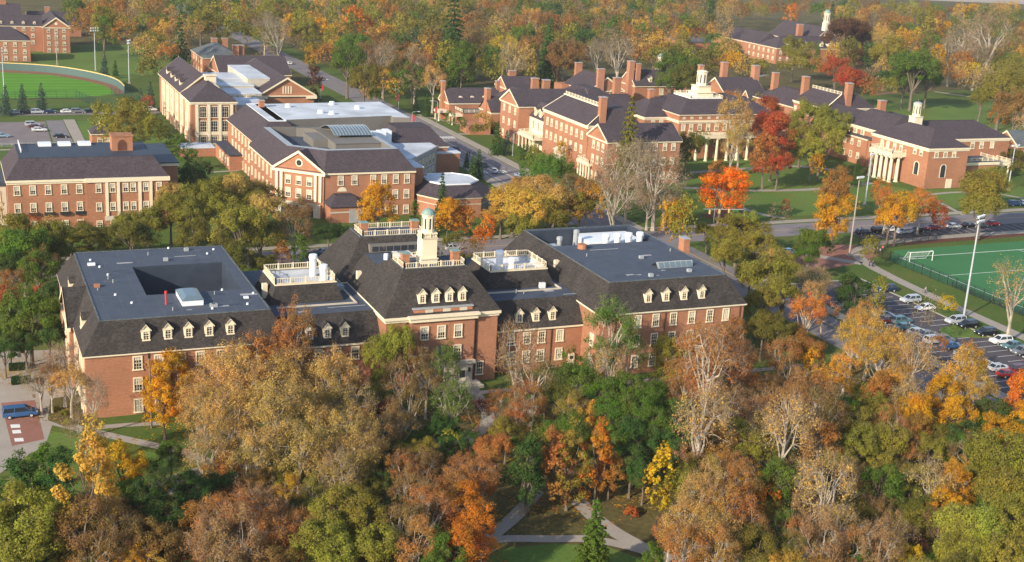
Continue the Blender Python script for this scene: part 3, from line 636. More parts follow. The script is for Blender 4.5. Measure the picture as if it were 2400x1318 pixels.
roof_clutter(bm_, [(21.5, 203, 28, 238), (30, 203, 44, 204.6), (30, 232.5, 44, 239.5), (38, 206, 44, 211)], 15.2, 26, 3)
roof_clutter(bm_, [(109.5, 198.5, 131, 202.5), (110, 207, 131, 219)], 17.0, 22, 4)
roof_clutter(bm_, [(51, 205, 63, 207.6), (92, 205, 103, 207.6)], 12.7, 10, 5)
for x, y, h_ in ((30.4, 198.2, 10.2), (46.5, 198.2, 10.2), (51.5, 201.1, 7.8), (64.8, 201.1, 7.8), (69.9, 198.4, 12), (82.9, 198.4, 12), (88.4, 201.1, 7.8), (98.9, 201.1, 7.8), (108.2, 194.3, 11.6), (134.6, 194.3, 11.6), (118.5, 194.3, 11.6)):
    MB().box(x-.06, y-.1, 0, x+.06, y+.02, h_).build('downpipe', 'mulch', bm_)

# ================================================================== LEFT CLASSROOM BUILDING
b = thing('classroom_building', (31, 330, 0), 'brick classroom building with plum roof, white half round roof vents and cream pilasters at left', 'building')
hip(b, 12.1, 320.0, 49.2, 343.5, 12.0, 16.7, 3.4, roof='shingle_plum', top='membrane_dark', cornice=(1.0, 0.2), ov=0.35)
MB().box(29.8, 319.6, 0, 49.25, 319.99, 11.2).build('wall', 'brick', b)
MB().box(29.6, 319.2, 11.1, 49.6, 319.99, 12.1).build('cornice', 'cream', b)
for x in (14.2, 17.7, 21.2, 24.8, 28.3): 
    window(b, x, 320.0, 9.5, 'S', 1.1, 2.0, 'blind'); window(b, x, 320.0, 5.2, 'S', 1.1, 2.0, 'blind'); window(b, x, 320.0, 0.9, 'S', 1.2, 1.6)
    MB().box(x-1.1, 319.4, 3.3, x+1.1, 319.95, 4.1).build('balconette', 'black_metal', b)
for x in (32.7, 35.95, 39.0, 40.8, 43.8, 47.0):
    window(b, x, 319.6, 9.6, 'S', 1.0, 1.9, 'blind'); window(b, x, 319.6, 4.95, 'S', 1.0, 1.8, 'blind'); window(b, x, 319.6, 0.6, 'S', 1.1, 1.5)
for x in (34.6, 37.3, 42.4, 45.0): MB().box(x-0.35, 319.3, 2.6, x+0.35, 319.59, 11.1).build('pilaster', 'cream', b)
MB().box(34, 319.25, 0, 45.6, 319.58, 0.2).box(34, 319.35, 1.5, 45.6, 319.585, 2.6).build('stone_base', 'limestone', b)
for x in (15.6, 19.2, 22.9, 26.6): eyebrow(b, x, 321.4, 13.6)
c = MB().box(37.2, 329.5, 16.7, 42.2, 333.5, 20.3).box(37.0, 329.3, 20.3, 42.4, 333.7, 20.6).build('chimney', 'brick', b)
MB().poly([(38.6, 329.46, 16.8), (40.8, 329.46, 16.8), (40.8, 329.46, 18.6), (40.3, 329.46, 19.3), (39.7, 329.46, 19.6), (39.1, 329.46, 19.3), (38.6, 329.46, 18.6)]).build('panel', 'mulch', c)
for x in (20.5, 25.2, 30.0): MB().box(x, 337, 16.7, x+3, 340, 17.4).build('skylight', 'metal_white', b)
MB().box(49.3, 334.8, 0, 54, 360, 12.2).build('wall', 'brick', b); MB().box(49.0, 334.4, 12.2, 54.3, 360.3, 12.5).build('flat_roof', 'membrane_dark', b)
MB().box(49.3, 334.5, 11.5, 54.35, 334.79, 12.2).build('cornice', 'cream', b)
MB().box(-12, 325, 0, 12.0, 340, 9.6).build('wall', 'limestone', b); MB().box(-12, 324.8, 9.6, 12, 340, 10.6).build('flat_roof', 'membrane_dark', b)
for x in (6, 9.3):
    for z in (7.2, 3.0): window(b, x, 325, z, 'S', 2.4, 2.2, 'dark')
balustrade(b, 16, 330, 24, 341, 16.7, 0.9, sides='W', m='metal_white')

# ================================================================== STUDENT CENTRE
b = thing('student_centre', (100, 345, 0), 'large brick student centre with pedimented corner, white flat roofs and barrel skylight', 'building')
out = [(88.5, 318.4), (113.1, 318.4), (113.1, 350), (88.5, 358), (77.8, 358), (77.8, 328.2)]
eo = [(88.2, 318.0), (113.5, 318.0), (113.5, 350), (88.2, 358), (77.4, 358), (77.4, 328.0)]
inn = [(90.2, 322.8), (109.8, 323.2), (109.8, 350), (90, 358), (81.6, 358), (81.6, 330.4)]
MB().ring_wall(out, 0, 12).build('wall', 'brick', b)
mb = MB()
for k in (0, 1, 4, 5): 
    a, c, d_, e_ = eo[k], eo[(k+1) % 6], inn[(k+1) % 6], inn[k]; mb.poly([(*a, 12.0), (*c, 12.0), (*d_, 17.0), (*e_, 17.0)])
mb.build('roof', 'shingle_plum', b)
t = MB(); i2 = [(91.4, 324.6), (108.4, 325), (108.4, 350), (91, 358), (83.4, 358), (83.4, 331.2)]
t.loft(inn, 17.0, i2, 17.003); t.build('roof_edging', 'metal_grey', b)
t = MB(); t.ring_wall(i2[::-1], 14.2, 17.0); t.build('roof_well', 'taupe_panel', b)
MB().poly([(*q, 14.2) for q in i2]).build('flat_roof', 'membrane', b)
mb = MB()
for k in (0, 4): 
    a, c = out[k], out[(k+1) % 6]; L = math.hypot(c[0]-a[0], c[1]-a[1]); mb.box(-0.2, -0.35, 11.5, L+0.2, 0, 12.0, math.atan2(c[1]-a[1], c[0]-a[0]), (a[0], a[1], 0))
mb.build('cornice', 'cream', b)
for x in (92.8, 96.5, 101.6, 104.6, 107.8, 110.9):
    window(b, x, 318.4, 9.9, 'S', 1.2, 2.2, 'blind')
    if x > 100: window(b, x, 318.4, 5.8, 'S', 1.2, 2.1, 'blind'); window(b, x, 318.4, 1.6, 'S', 1.2, 2.0, 'blind')
for y in (332, 336.5, 341.3, 345.9, 350.5, 355): window(b, 77.8, y, 9.6, 'W', 1.1, 2.3, 'blind'); window(b, 77.8, y, 5.4, 'W', 1.1, 2.0)
# chamfered pediment: local frame along the 45 degree corner
A0 = np.array([77.8, 328.2]); B0 = np.array([88.5, 318.4]); dv = (B0-A0); LL = float(np.linalg.norm(dv)); dv /= LL; nv = np.array([dv[1], -dv[0]]); ang = math.atan2(dv[1], dv[0])
def cp(u, o, z): q = A0+dv*u+nv*o; return (q[0], q[1], z)
MB().poly([cp(0, 0.3, 12), cp(LL, 0.3, 12), cp(LL/2, 0.3, 16.8)]).poly([cp(0, 0.3, 0), cp(LL, 0.3, 0), cp(LL, 0.3, 12), cp(0, 0.3, 12)]).build('gable_wall', 'brick', b)
mb = MB()
for s in (-1, 1):
    u0 = LL/2+s*(LL/2+0.4); mb.poly([cp(u0, 0.7, 11.8), cp(LL/2, 0.7, 17.0), cp(LL/2, -6, 17.0), cp(u0-s*0.3, -0.5, 12.0)])
mb.build('roof', 'shingle_plum', b)
mb = MB()
for s in (-1, 1):
    u0 = LL/2+s*(LL/2+0.5); mb.poly([cp(u0, 0.75, 11.5), cp(LL/2, 0.75, 16.5), cp(LL/2, 0.75, 17.2), cp(u0, 0.75, 12.2)]); mb.poly([cp(u0, 0.75, 11.5), cp(LL/2, 0.75, 16.5), cp(LL/2, 0.3, 16.5), cp(u0, 0.3, 11.5)])
mb.box(-0.4, -0.8, 11.2, LL+0.4, 0, 11.8, ang, (A0[0], A0[1], 0))
mb.build('gable_trim', 'cream', b)
w_ = MB(); w_.poly([cp(LL/2+1.05*math.cos(a), 0.34, 13.9+1.05*math.sin(a)) for a in [k*math.pi/8 for k in range(16)]]).build('round_window', 'cream', b)
MB().poly([cp(LL/2+0.75*math.cos(a), 0.38, 13.9+0.75*math.sin(a)) for a in [k*math.pi/8 for k in range(16)]]).build('pane', 'glass', bpy.data.objects['round_window'])
mb = bpy.data.objects['round_window']
for u in (0.9, 2.3, LL-2.3, LL-0.9): MB().box(u-0.35, -0.75, 4.2, u+0.35, -0.3, 11.2, ang, (A0[0], A0[1], 0)).build('pilaster', 'cream', b)
for u in (LL/2-3.1, LL/2, LL/2+3.1):
    for z in (9.2, 5.8):
        q = cp(u, 0.3, z); window(b, q[0], q[1], z, ang, 1.3, 2.0 if z > 6 else 2.2, 'blind')
a_ = MB().box(0.6, -1.1, 0, LL-0.6, -0.3, 3.6, ang, (A0[0], A0[1], 0)).build('arcade', 'limestone', b)
for u in (LL/2-3.6, LL/2, LL/2+3.6):
    MB().poly([cp(u-1.1, 1.14, 0.05), cp(u+1.1, 1.14, 0.05), cp(u+1.1, 1.14, 1.9), cp(u+0.75, 1.14, 2.6), cp(u, 1.14, 2.95), cp(u-0.75, 1.14, 2.6), cp(u-1.1, 1.14, 1.9)]).build('archway', 'glass', a_)
# little entrance block with a hipped roof
MB().box(88.6, 312.8, 0, 97.4, 318.3, 4.3).build('wall', 'brick', b); MB().loft(rect(88.2, 312.3, 97.8, 318.3), 4.3, rect(90.8, 315.8, 95.4, 318.3), 6.6).build('roof', 'shingle_plum', b)
MB().box(88.5, 312.65, 2.6, 97.5, 312.79, 3.0).build('string_course', 'limestone', b); MB().box(93.6, 312.55, 0, 96.8, 312.7, 3.6).build('door', 'grey_stone', b)
MB().poly([(93.2+1.3*math.cos(math.pi*k/8), 318.3, 7.0+1.2*math.sin(math.pi*k/8)) for k in range(9)]).build('fanlight', 'cream', b)
# stair tower, curtain wall wing, right wing
MB().box(113.2, 323.5, 0, 117.2, 333.5, 11.6).build('wall', 'brick', b); MB().box(113.1, 323.4, 11.6, 117.4, 333.6, 11.9).build('flat_roof', 'membrane_white', b)
for z in (8.6, 4.4): window(b, 114.2, 323.5, z, 'S', 1.2, 2.2, 'dark')
cw = [(113.4, 333), (117.2, 333), (131, 350.5), (131, 372), (110, 372), (108.6, 350), (113.2, 345)]
MB().ring_wall(cw, 0, 12.0).build('wall', 'grey_stone', b); MB().poly([(*q, 12.0) for q in cw]).build('flat_roof', 'membrane_white', b)
an = math.atan2(17.5, 13.8); mb = MB().box(0.2, -0.5, 11.2, 22, 0.0, 12.25, an, (117.2, 333, 0)); mb.build('parapet', 'grey_stone', b)
for k in range(6):
    for z in (9.0, 5.2): 
        u = 3.6+k*3.1; window(b, 117.2+u*math.cos(an), 333+u*math.sin(an), z, an, 1.7, 2.5, 'blind')
hip(b, 119.5, 355.0, 136.0, 373, 11, 15.5, 4.5, insets=(3.0, 7.5, 3.4, 3.0), roof='shingle_plum', top='shingle_plum', cornice=(0.5, 0.3))
MB().box(130.0, 353.0, 0, 139.3, 372.5, 9.2).build('wall', 'brick', b); MB().box(129.9, 352.9, 9.2, 139.5, 372.6, 9.6).build('flat_roof', 'membrane_white', b)
# white high roof block and penthouse
MB().ring_wall([(88, 369), (124.5, 374.5), (124.5, 372), (129.5, 370.5), (129.5, 401), (88, 398)], 0, 17).build('wall', 'taupe_panel', b)
MB().poly([(x, y, 17.0) for x, y in [(88, 369), (124.5, 374.5), (124.5, 372), (129.5, 370.5), (129.5, 401), (88, 398)]]).build('flat_roof', 'membrane_white', b)
MB().box(95.6, 333.5, 10, 110, 358, 16.6).build('penthouse', 'taupe_panel', b)
MB().box(91.5, 341, 14.2, 95.6, 352, 16.4).build('penthouse', 'taupe_panel', b)
MB().box(95.4, 333.3, 16.6, 110.2, 358.2, 16.75).build('flat_roof', 'taupe_panel', b)
sk = MB(); n = 10
for k in range(n):
    u0, u1 = k/n, (k+1)/n; f = lambda u: (341+u*15.5, 16.8+2.1*math.sin(math.pi*min(1, u*0.9+0.1)))
    sk.poly([(97.4, f(u0)[0], f(u0)[1]), (108.2, f(u0)[0], f(u0)[1]), (108.2, f(u1)[0], f(u1)[1]), (97.4, f(u1)[0], f(u1)[1])])
s = sk.build('barrel_skylight', 'skylight_glass', b); rb = MB()
for k in range(13): rb.tube([(97.4+k*0.9, f(u/8)[0], f(u/8)[1]+.03) for u in range(9)], [0.07]*9, 4)
rb.build('skylight_rib', 'metal_grey', s)
for k in range(4): MB().box(110.6+k*2.2, 352+k*1.5, 12, 112.4+k*2.2, 356+k*1.5, 15.6).build('air_unit', 'metal_white', b)
for x, y in ((104, 380), (107, 378), (118, 388), (97, 392), (112, 396)): MB().frustum(x, y, 17, 18, 1.0, 0.8, 8).build('air_unit', 'metal_white', b)
# left rear wing
hip(b, 80.4, 362.6, 96, 402, 11.5, 17.0, 5.4, insets=(5.4, 5.0, 6, 4), roof='shingle_plum', top='membrane_white', cornice=(0.4, 0.3))
for y in (366.5, 371, 375.5, 380, 384.7, 389.5, 394.3):
    for z in (9.4, 5.5, 1.6): window(b, 80.4, y, z, 'W', 1.1, 2.1, 'blind')
MB().box(76.5, 380, 0, 80.3, 402, 4.4).build('wall', 'brick', b); MB().box(76.3, 379.8, 4.4, 80.3, 402.2, 4.8).build('flat_roof', 'membrane_dark', b)
for y in (382, 386, 390, 394): window(b, 76.5, y, 2.4, 'W', 1.2, 2.0)
chimney(b, 88.8, 392.5, 16.5, 19.0, 1.6, 1.6)
MB().box(66, 402, 0, 76.4, 410, 2.6).build('wall', 'brick', b); MB().box(65.8, 401.8, 2.6, 76.4, 410.2, 2.9).build('flat_roof', 'membrane_white', b)

b = thing('brick_pavilion', (125, 322, 0), 'low eight sided brick pavilion with white centre roof beside the student centre', 'building')
oc = [(118, 312.3), (130, 312.3), (136.3, 318.6), (136.3, 329), (130, 335), (118, 335), (114.2, 329), (114.2, 318.6)]
c0 = np.array([125.2, 323.2]); fo = lambda s: [tuple(c0+(np.array(q)-c0)*s) for q in oc]
MB().ring_wall(oc, 0, 5.6).build('wall', 'brick', b); MB().loft(fo(1.04), 5.6, fo(0.62), 8.3).build('roof', 'shingle_plum', b)
MB().poly([(*q, 8.3) for q in fo(0.62)]).build('flat_roof', 'membrane_white', b); MB().ring_wall(fo(0.64), 8.1, 8.45).ring_wall(fo(0.6)[::-1], 8.1, 8.45).build('roof_edging', 'metal_white', b)
band(b, oc, 5.15, 5.6, 0.3); band(b, oc, 3.6, 3.85, 0.06, 'string_course', 'limestone')
MB().poly([(130.6, 312.85, 0.3), (135.7, 317.95, 0.3), (135.7, 317.95, 4.6), (130.6, 312.85, 4.6)]).build('window', 'skylight_glass', b)
chimney(b, 119.5, 330.5, 6.5, 8.6, 1.0, 4.0)

# ================================================================== NORTH LEFT HALL WITH CREAM BAYS
b = thing('brick_hall', (80, 450, 0), 'tall brick hall with cream stone bays and four white roof dormers near the ball park', 'building')
gable(b, 72.5, 440, 87, 487, 14, 20, 'y', ov=0.5)
hip(b, 72.5, 421.2, 87, 439.9, 14, 19.0, 7.0, insets=(7.2, 8.0, 7.2, 5.0), roof='shingle_plum', top='shingle_plum', cornice=(0.9, 0.4), ov=0.5)
MB().box(79.5, 434, 18, 83, 436.5, 20.6).box(79.2, 433.7, 20.6, 83.3, 436.8, 20.9).build('parapet', 'cream', b)
for y in (449, 458, 467, 476.5): dormer(b, 73.6, y, 14.9, 'W', w=1.8, h=1.7, depth=2.6, g=1.1, roof='shingle_plum')
for y in (428, 437.5, 447, 456.5, 466, 475.5):
    MB().box(72.1, y-2.0, 3.6, 72.48, y+2.0, 13.0).build('stone_bay', 'cream', b)
    for z in (11.2, 6.6): window(b, 72.1, y, z, 'W', 2.2, 3.0)
for y in (424, 431, 441, 451, 461, 470, 480): MB().box(72.2, y-0.4, 0, 72.49, y+0.4, 13.2).build('pilaster', 'cream', b)
for y in range(426, 486, 7): window(b, 72.5, y, 1.7, 'W', 1.4, 1.8)
for x in (76.3, 79.9, 83.5):
    for z in (10.7, 6.0): window(b, x, 421.2, z, 'S', 2.0, 3.4, 'dark')
    window(b, x, 421.2, 1.6, 'S', 1.8, 2.2, 'dark')
MB().box(73.6, 420.95, 3.2, 86.2, 421.18, 4.2).build('string_course', 'cream', b)
for x in (74.3, 78.1, 81.7, 85.5): MB().box(x-0.45, 420.8, 0, x+0.45, 421.17, 13.1).build('pilaster', 'cream', b)
MB().box(72.3, 420.7, 0, 87.2, 420.95, 0.5).box(74, 420.9, 0.1, 86, 421.19, 0.55).build('stone_base', 'limestone', b)
# white stepped roofs between
for (x0, y0, x1, y1, h) in ((87.1, 430, 99, 446, 11.2), (87.2, 446.1, 101, 458, 12.6), (87.3, 458.1, 101, 470, 13.6), (87.1, 470.1, 101, 486, 14.2)):
    MB().box(x0, y0, 0, x1, y1, h).build('wall', 'limestone', b); MB().box(x0-0.1, y0-0.15, h, x1+0.1, y1-0.02, h+0.35).build('flat_roof', 'membrane_white', b)
for k in range(6): window(b, 88.8+k*1.9, 446.1, 11.9, 'S', 1.1, 0.6, 'dark')
b = thing('gym_building', (112, 478, 0), 'brick hall with broad cream trimmed gable and louvred vent behind the white roofs', 'building')
gable(b, 101.8, 453, 121.4, 504, 11, 17.3, 'y', ov=0.8)
MB().box(100.8, 452.2, 9.9, 104.6, 453, 10.9).box(118.6, 452.2, 9.9, 122.4, 453, 10.9).build('gable_return', 'cream', b)
for k in range(4): MB().box(110.0+k*0.95, 452.9, 11.6, 110.45+k*0.95, 452.99, 14.3).build('louvre', 'cream', b)
MB().box(99.5, 462, 8, 107.5, 497, 15.6).build('wall', 'limestone', b); MB().box(99.4, 461.9, 15.6, 107.7, 497.2, 15.9).build('flat_roof', 'membrane_white', b)
b = thing('brick_hall', (112, 585, 0), 'brick hall with blue grey hipped slate roof and chimneys behind the gabled gym', 'building')
hip(b, 104, 573, 122, 602, 8.7, 13, 8, roof='slate', top='slate', insets=(8.5, 8, 8.5, 8), cornice=(0.4, 0.3), z0=0)
for y in (577, 583, 589, 595):
    for z in (6.6, 2.5): window(b, 104, y, z, 'W', 1.1, 1.8)
for x, y in ((118.5, 574.5), (121, 575.5), (114, 600), (119, 601)): chimney(b, x, y, 8, 14.2, 2.6, 1.6)
b = thing('brick_hall', (120, 560, 0), 'brick hall with long dark plum gable roof just behind the gym gable', 'building')
gable(b, 106.2, 546, 136, 571, 5.2, 11.6, 'x', ov=0.5)
for y in (552, 565): window(b, 106.2, y, 3, 'W', 1.2, 1.8)
MB().box(100.5, 551, 0, 106.1, 559, 3.6).build('wall', 'brick', b); MB().loft(rect(100, 550.6, 106.3, 559.4), 3.6, rect(102.5, 553.5, 106.2, 556.5), 5.2).build('roof', 'slate', b)

# ================================================================== FAR LEFT DORMITORIES
b = thing('dormitory', (40, 665, 0), 'four storey brick dormitory with cream gable and small roof dormers at far left', 'building')
gable(b, 44.3, 655.3, 56.2, 690, 12, 16.6, 'y', ov=0.5)
gable(b, -30, 660.5, 44.2, 673, 12, 16.4, 'x', ov=0.4, trim=False)
for x in (46.7, 50.1, 53.6):
    for z in (10.6, 7.5, 4.4, 1.3): window(b, x, 655.3, z, 'S', 1.1, 1.6, 'blind')
MB().poly([(50.2+0.7*math.cos(k*math.pi/6), 655.25, 13.8+0.7*math.sin(k*math.pi/6)) for k in range(12)]).build('round_window', 'cream', b)
for x in (20, 24, 28, 32, 36, 40):
    for z in (10.6, 7.5, 4.4): window(b, x, 660.5, z, 'S', 1.1, 1.5, 'blind')
for x in (26, 31, 36, 41): dormer(b, x, 661.3, 12.8, 'S', w=1.2, h=0.9, depth=2, g=0.5, roof='shingle_plum')
b = thing('dormitory', (24, 632, 0), 'brick dormitory wing with hipped plum roof before the tall far dormitory', 'building')
hip(b, -20, 623.8, 36.4, 642, 9.4, 14.5, 8, insets=(8, 9.3, 8, 9.2), roof='shingle_plum', top='shingle_plum', cornice=(0.5, 0.4))
for x in (22.5, 26, 30, 34):
    for z in (7.6, 4.4, 1.5): window(b, x, 623.8, z, 'S', 1.1, 1.6, 'blind')
b = thing('dormitory', (20, 725, 0), 'farthest brick dormitory with chimney at the top left corner among trees', 'building')
gable(b, -20, 716, 38, 732, 11, 16.5, 'x', ov=0.5); chimney(b, 30, 724, 14, 20, 3, 2)
b = thing('dormitory', (50, 735, 0), 'brick gabled dormitory end with small chimney half hidden behind the tall far dormitory', 'building')
gable(b, 42, 725, 68, 740, 6, 12, 'x', ov=0.5); chimney(b, 52, 732, 10, 14.5, 2.5, 1.6)
b = thing('gatehouse', (45, 424, 0), 'small square brick gatehouse with dark hip roof beside the pale parking lot', 'building')
hip(b, 41.5, 420.5, 48.7, 428, 4.2, 6.8, 3.6, insets=(3.2, 3.4, 3.2, 3.4), roof='shingle_plum', top='membrane_dark', cornice=(0.4, 0.3))
MB().box(44.2, 423.5, 6.2, 46.2, 425.2, 7.6).build('cupola', 'cream', b)
for x in (44, 46.2): window(b, x, 420.5, 1.9, 'S', 1.3, 1.8)

# ================================================================== RIGHT QUADRANGLE
b = thing('brick_hall', (186, 464, 0), 'low brick house with end chimneys, half round vents and balustraded terrace by the avenue', 'building')
gable(b, 175.6, 458.6, 197.0, 469.5, 6.9, 11.8, 'x', ov=0.4, roof='shingle_plum')
for x in (174.9, 197.4): chimney(b, x, 464, 0 if x < 180 else 6, 14.6, 1.3, 1.8)
for x in (180.8, 185.6, 190.6): eyebrow(b, x, 460.2, 8.4, 'S', 0.95)
MB().box(178.0, 449.5, 0, 200, 458.5, 4.6).build('wall', 'brick', b); MB().box(177.8, 449.3, 4.6, 200.2, 458.5, 4.8).build('flat_roof', 'membrane', b)
balustrade(b, 178, 449.6, 200, 458, 4.8, 1.0, sides='SW')
MB().box(171.5, 459, 3.2, 175.5, 464, 4.0).box(173.5, 450, 3.2, 177.9, 454, 4.0).build('portico_roof', 'cream', b)
for x, y in ((172, 459.4), (172, 463.5), (174, 450.4), (174, 453.6)): column(b, x, y, 0, 3.2, 0.25)
MB().box(173, 430, 0, 184, 440, 3.0).box(177, 441, 0, 186, 448.5, 2.2).build('garden_wall', 'brick', b)

b = thing('brick_hall', (195, 385, 0), 'long brick hall along the avenue with plum roofs, cream cornice and two white porches', 'building')
gable(b, 181.2, 430, 196, 441.5, 8, 13, 'x', ov=0.3, roof='shingle_plum', trim=False); chimney(b, 181.6, 435.7, 0, 16, 1.6, 2.6)
hip(b, 195, 436, 216, 462, 9, 13.5, 6, insets=(6, 6, 6, 6), roof='shingle_plum', top='shingle_plum', cornice=(0.5, 0.4))
# north pavilion
gable(b, 183.3, 410.6, 212, 426.8, 13.4, 18.2, 'x', ov=0.5, roof='shingle_plum')
for y in (413.4, 418.4, 423.4):
    for z in (11.2, 6.7, 2.2): window(b, 183.3, y, z, 'W', 1.1, 2.0, 'blind')
# links
for y0, y1 in ((395, 410.5), (357.5, 361)):
    MB().box(187.6, y0, 0, 205, y1, 10.2).build('wall', 'cream' if y0 > 380 else 'cream', b)
    MB().poly([(187.3, y0, 10.2), (187.3, y1, 10.2), (191.5, y1, 15.2), (191.5, y0, 15.2)][::-1]).poly([(191.5, y0, 15.2), (191.5, y1, 15.2), (205, y1, 15.2), (205, y0, 15.2)][::-1]).build('roof', 'shingle_plum', b)
for y in (398.5, 402.6, 406.7): 
    dormer(b, 187.9, y, 11.3, 'W', w=1.7, h=2.0, depth=3.0, g=0.5, roof='shingle_plum'); window(b, 187.6, y, 7.8, 'W', 1.2, 2.6, 'dark')
dormer(b, 187.9, 359.2, 11.0, 'W', w=1.7, h=2.2, depth=3.0, g=0.5, roof='shingle_plum'); window(b, 187.6, 359.2, 7.6, 'W', 1.2, 2.6, 'dark')
for y0, y1 in ((395.4, 408.6), (353.0, 361.6)):
    MB().box(182.4, y0, 4.2, 187.6, y1, 5.0).build('portico_roof', 'cream', b); balustrade(b, 182.6, y0, 187.5, y1, 5.0, 1.0, sides='SWN')
    for k in range(5): column(b, 182.9, y0+0.5+(y1-y0-1)*k/4, 0, 4.2, 0.28)
# middle with balustraded ridge
MB().ring_wall(rect(185.6, 361.4, 204, 394.6), 0, 15.4).build('wall', 'brick', b)
MB().poly([(185.1, 361, 15.42), (185.1, 395, 15.42), (192.4, 393, 20.4), (192.4, 363, 20.4)][::-1]).poly([(185.1, 361, 15.42), (204.5, 361, 15.42), (200, 363, 20.4), (192.4, 363, 20.4)]).poly([(192.4, 363, 20.4), (200, 363, 20.4), (200, 393, 20.4), (192.4, 393, 20.4)]).build('roof', 'shingle_plum', b)
band(b, rect(185.6, 361.4, 204, 394.6), 14.3, 15.42, 0.5)
MB().box(191.9, 362.8, 20.35, 192.5, 393.4, 20.75).box(185.0, 360.7, 15.3, 185.6, 361.3, 15.7).build('roof_edging', 'cream', b)
balustrade(b, 192.6, 363.4, 200, 393, 20.4, 1.1, sides='W')
for q in (361.0, 394.9):
    MB().poly([(185.1, q-0.25, 15.5), (185.1, q+0.25, 15.5), (192.4, q+(2.1 if q < 380 else -1.9)+0.25, 20.6), (192.4, q+(2.1 if q < 380 else -1.9)-0.25, 20.6)]).build('roof_edging', 'cream', b)
chimney(b, 190.6, 362.2, 14, 24.3, 2.2, 1.8); chimney(b, 196.8, 428, 12, 20.8, 2.6, 1.6); chimney(b, 201, 427.5, 12, 20.2, 2.4, 1.6)
for y in (365.2, 369.0, 372.8, 376.6, 380.4, 384.2, 388.0, 391.4):
    for z in (11.7, 7.2): window(b, 185.6, y, z, 'W', 1.1, 2.2, 'blind')
MB().box(183.4, 375.6, 0, 185.5, 380.4, 4.4).loft(rect(183.0, 375.2, 185.6, 380.8), 4.4, rect(184.6, 377, 185.6, 379), 5.9).build('entrance_surround', 'limestone', b)
# south pavilion with pediment to the west
gable(b, 183.8, 343.9, 209.2, 357.3, 13.4, 17.8, 'x', ov=0.5, roof='shingle_plum')
for y in (346.8, 350.0, 353.2):
    for z in (11.1, 6.7, 1.6): window(b, 183.8, y, z, 'W', 1.15, 2.2, 'blind')
for x in (187.5, 190.8, 194.2, 197.3, 200.4, 203.8, 206.8):
    for z in (11.6, 7.1, 2.6): window(b, x, 343.9, z, 'S', 1.1, 2.0, 'blind')
# connector to the centre hall
hip(b, 204, 396, 222, 412, 13.4, 18.6, 6, insets=(0.5, 8, 0.5, 8), roof='shingle_plum', top='shingle_plum', cornice=(0.8, 0.4))
chimney(b, 228.2, 398, 14, 21.2, 2, 1.6)

b = thing('brick_hall', (247, 390, 0), 'central brick hall with white stepped cupola and columned portico on the lawn', 'building')
hip(b, 220.6, 387.5, 275, 408, 13.3, 18.6, 8, insets=(8, 10.4, 8, 10.4), roof='shingle_plum', top='shingle_plum', cornice=(1.1, 0.5))
hip(b, 229.6, 379.6, 266, 406, 15.3, 19.5, 6, insets=(7, 7, 7, 7), roof='shingle_plum', top='shingle_plum', cornice=(0.4, 0.5))
band(b, rect(229.6, 379.6, 266, 406), 12.3, 13.3, 0.45, 'cornice')
for x in (224.0, 227.2): window(b, x, 387.5, 11.0, 'S', 1.2, 2.0); window(b, x, 387.5, 6.6, 'S', 1.2, 2.0)
for x in (231.5, 234.6, 238.0, 241.4, 244.8, 248.2, 251.6, 255, 258.5, 262): 
    window(b, x, 379.6, 10.9, 'S', 1.2, 2.0); window(b, x, 379.6, 5.5, 'S', 1.2, 2.4)
    MB().box(x-0.6, 379.5, 13.7, x+0.6, 379.58, 14.6).build('panel', 'limestone', b)
MB().box(233.5, 374.2, 7.9, 260, 379.6, 9.0).build('portico_roof', 'cream', b); balustrade(b, 233.7, 374.4, 259.8, 379.4, 9.0, 1.1, sides='SWE')
for k in range(7): column(b, 234.5+k*4.15, 374.9, 0, 7.9, 0.5)
MB().box(238.0, 387.0, 18.6, 251.0, 399, 19.8).build('wall', 'white', b); balustrade(b, 238.0, 387.0, 251.0, 399, 19.8, 0.9)
lantern(b, 244.8, 392, 19.7, [21.4, 23.6, 28.4], [6.4, 5.0, 3.5], dome=0.5, dm_mat='cream')

b = thing('brick_hall', (297, 345, 0), 'brick hall at right with small white octagonal cupola and tall west facing portico', 'building')
hip(b, 289.8, 323.4, 306.2, 352, 13.3, 18.3, 7, insets=(8.6, 8.5, 8.6, 8.5), roof='shingle_plum', top='shingle_plum', cornice=(1.1, 0.5))
hip(b, 300, 338.0, 337.5, 356, 13.3, 18.0, 7, insets=(7, 9.2, 9, 9.2), roof='shingle_plum', top='shingle_plum', cornice=(1.1, 0.5))
hip(b, 294.0, 350, 312, 372, 13.3, 18.3, 7, insets=(8.6, 3, 8.6, 2), roof='shingle_plum', top='shingle_plum', cornice=(1.1, 0.5))
for y in (346.5, 343.5, 340, 336.8): window(b, 289.8, y, 10.6, 'W', 1.2, 2.2)
for y in (329.9, 326.9): window(b, 289.8, y, 11.3, 'W', 1.2, 1.8)
for x in (293, 296.7, 300.3): window(b, x, 323.4, 11.3, 'S', 1.2, 1.9)
MB().box(291.5, 323.2, 10.0, 302.5, 323.38, 10.25).build('string_course', 'limestone', b)
def arched(b, x, y, face, z):
    mb = MB(); pts = [(-1.0, 0), (1.0, 0), (1.0, 3.2)]+[(1.0*math.cos(math.pi*k/8), 3.2+1.0*math.sin(math.pi*k/8)) for k in range(1, 8)]+[(-1.0, 3.2)]
    me = MB().poly([(p*1.35, -0.06, q*1.08-0.1) for p, q in pts]).mesh('window', 'cream'); o = child('window', me, b, (x, y, z), FACE[face])
    me2 = MB().poly([(p*0.95, -0.10, q) for p, q in pts]).mesh('pane', 'glass'); p_ = bpy.data.objects.new('pane', me2); COL.objects.link(p_); p_.parent = o
arched(b, 296.6, 323.4, 'S', 3.6); arched(b, 289.8, 328.2, 'W', 3.8)
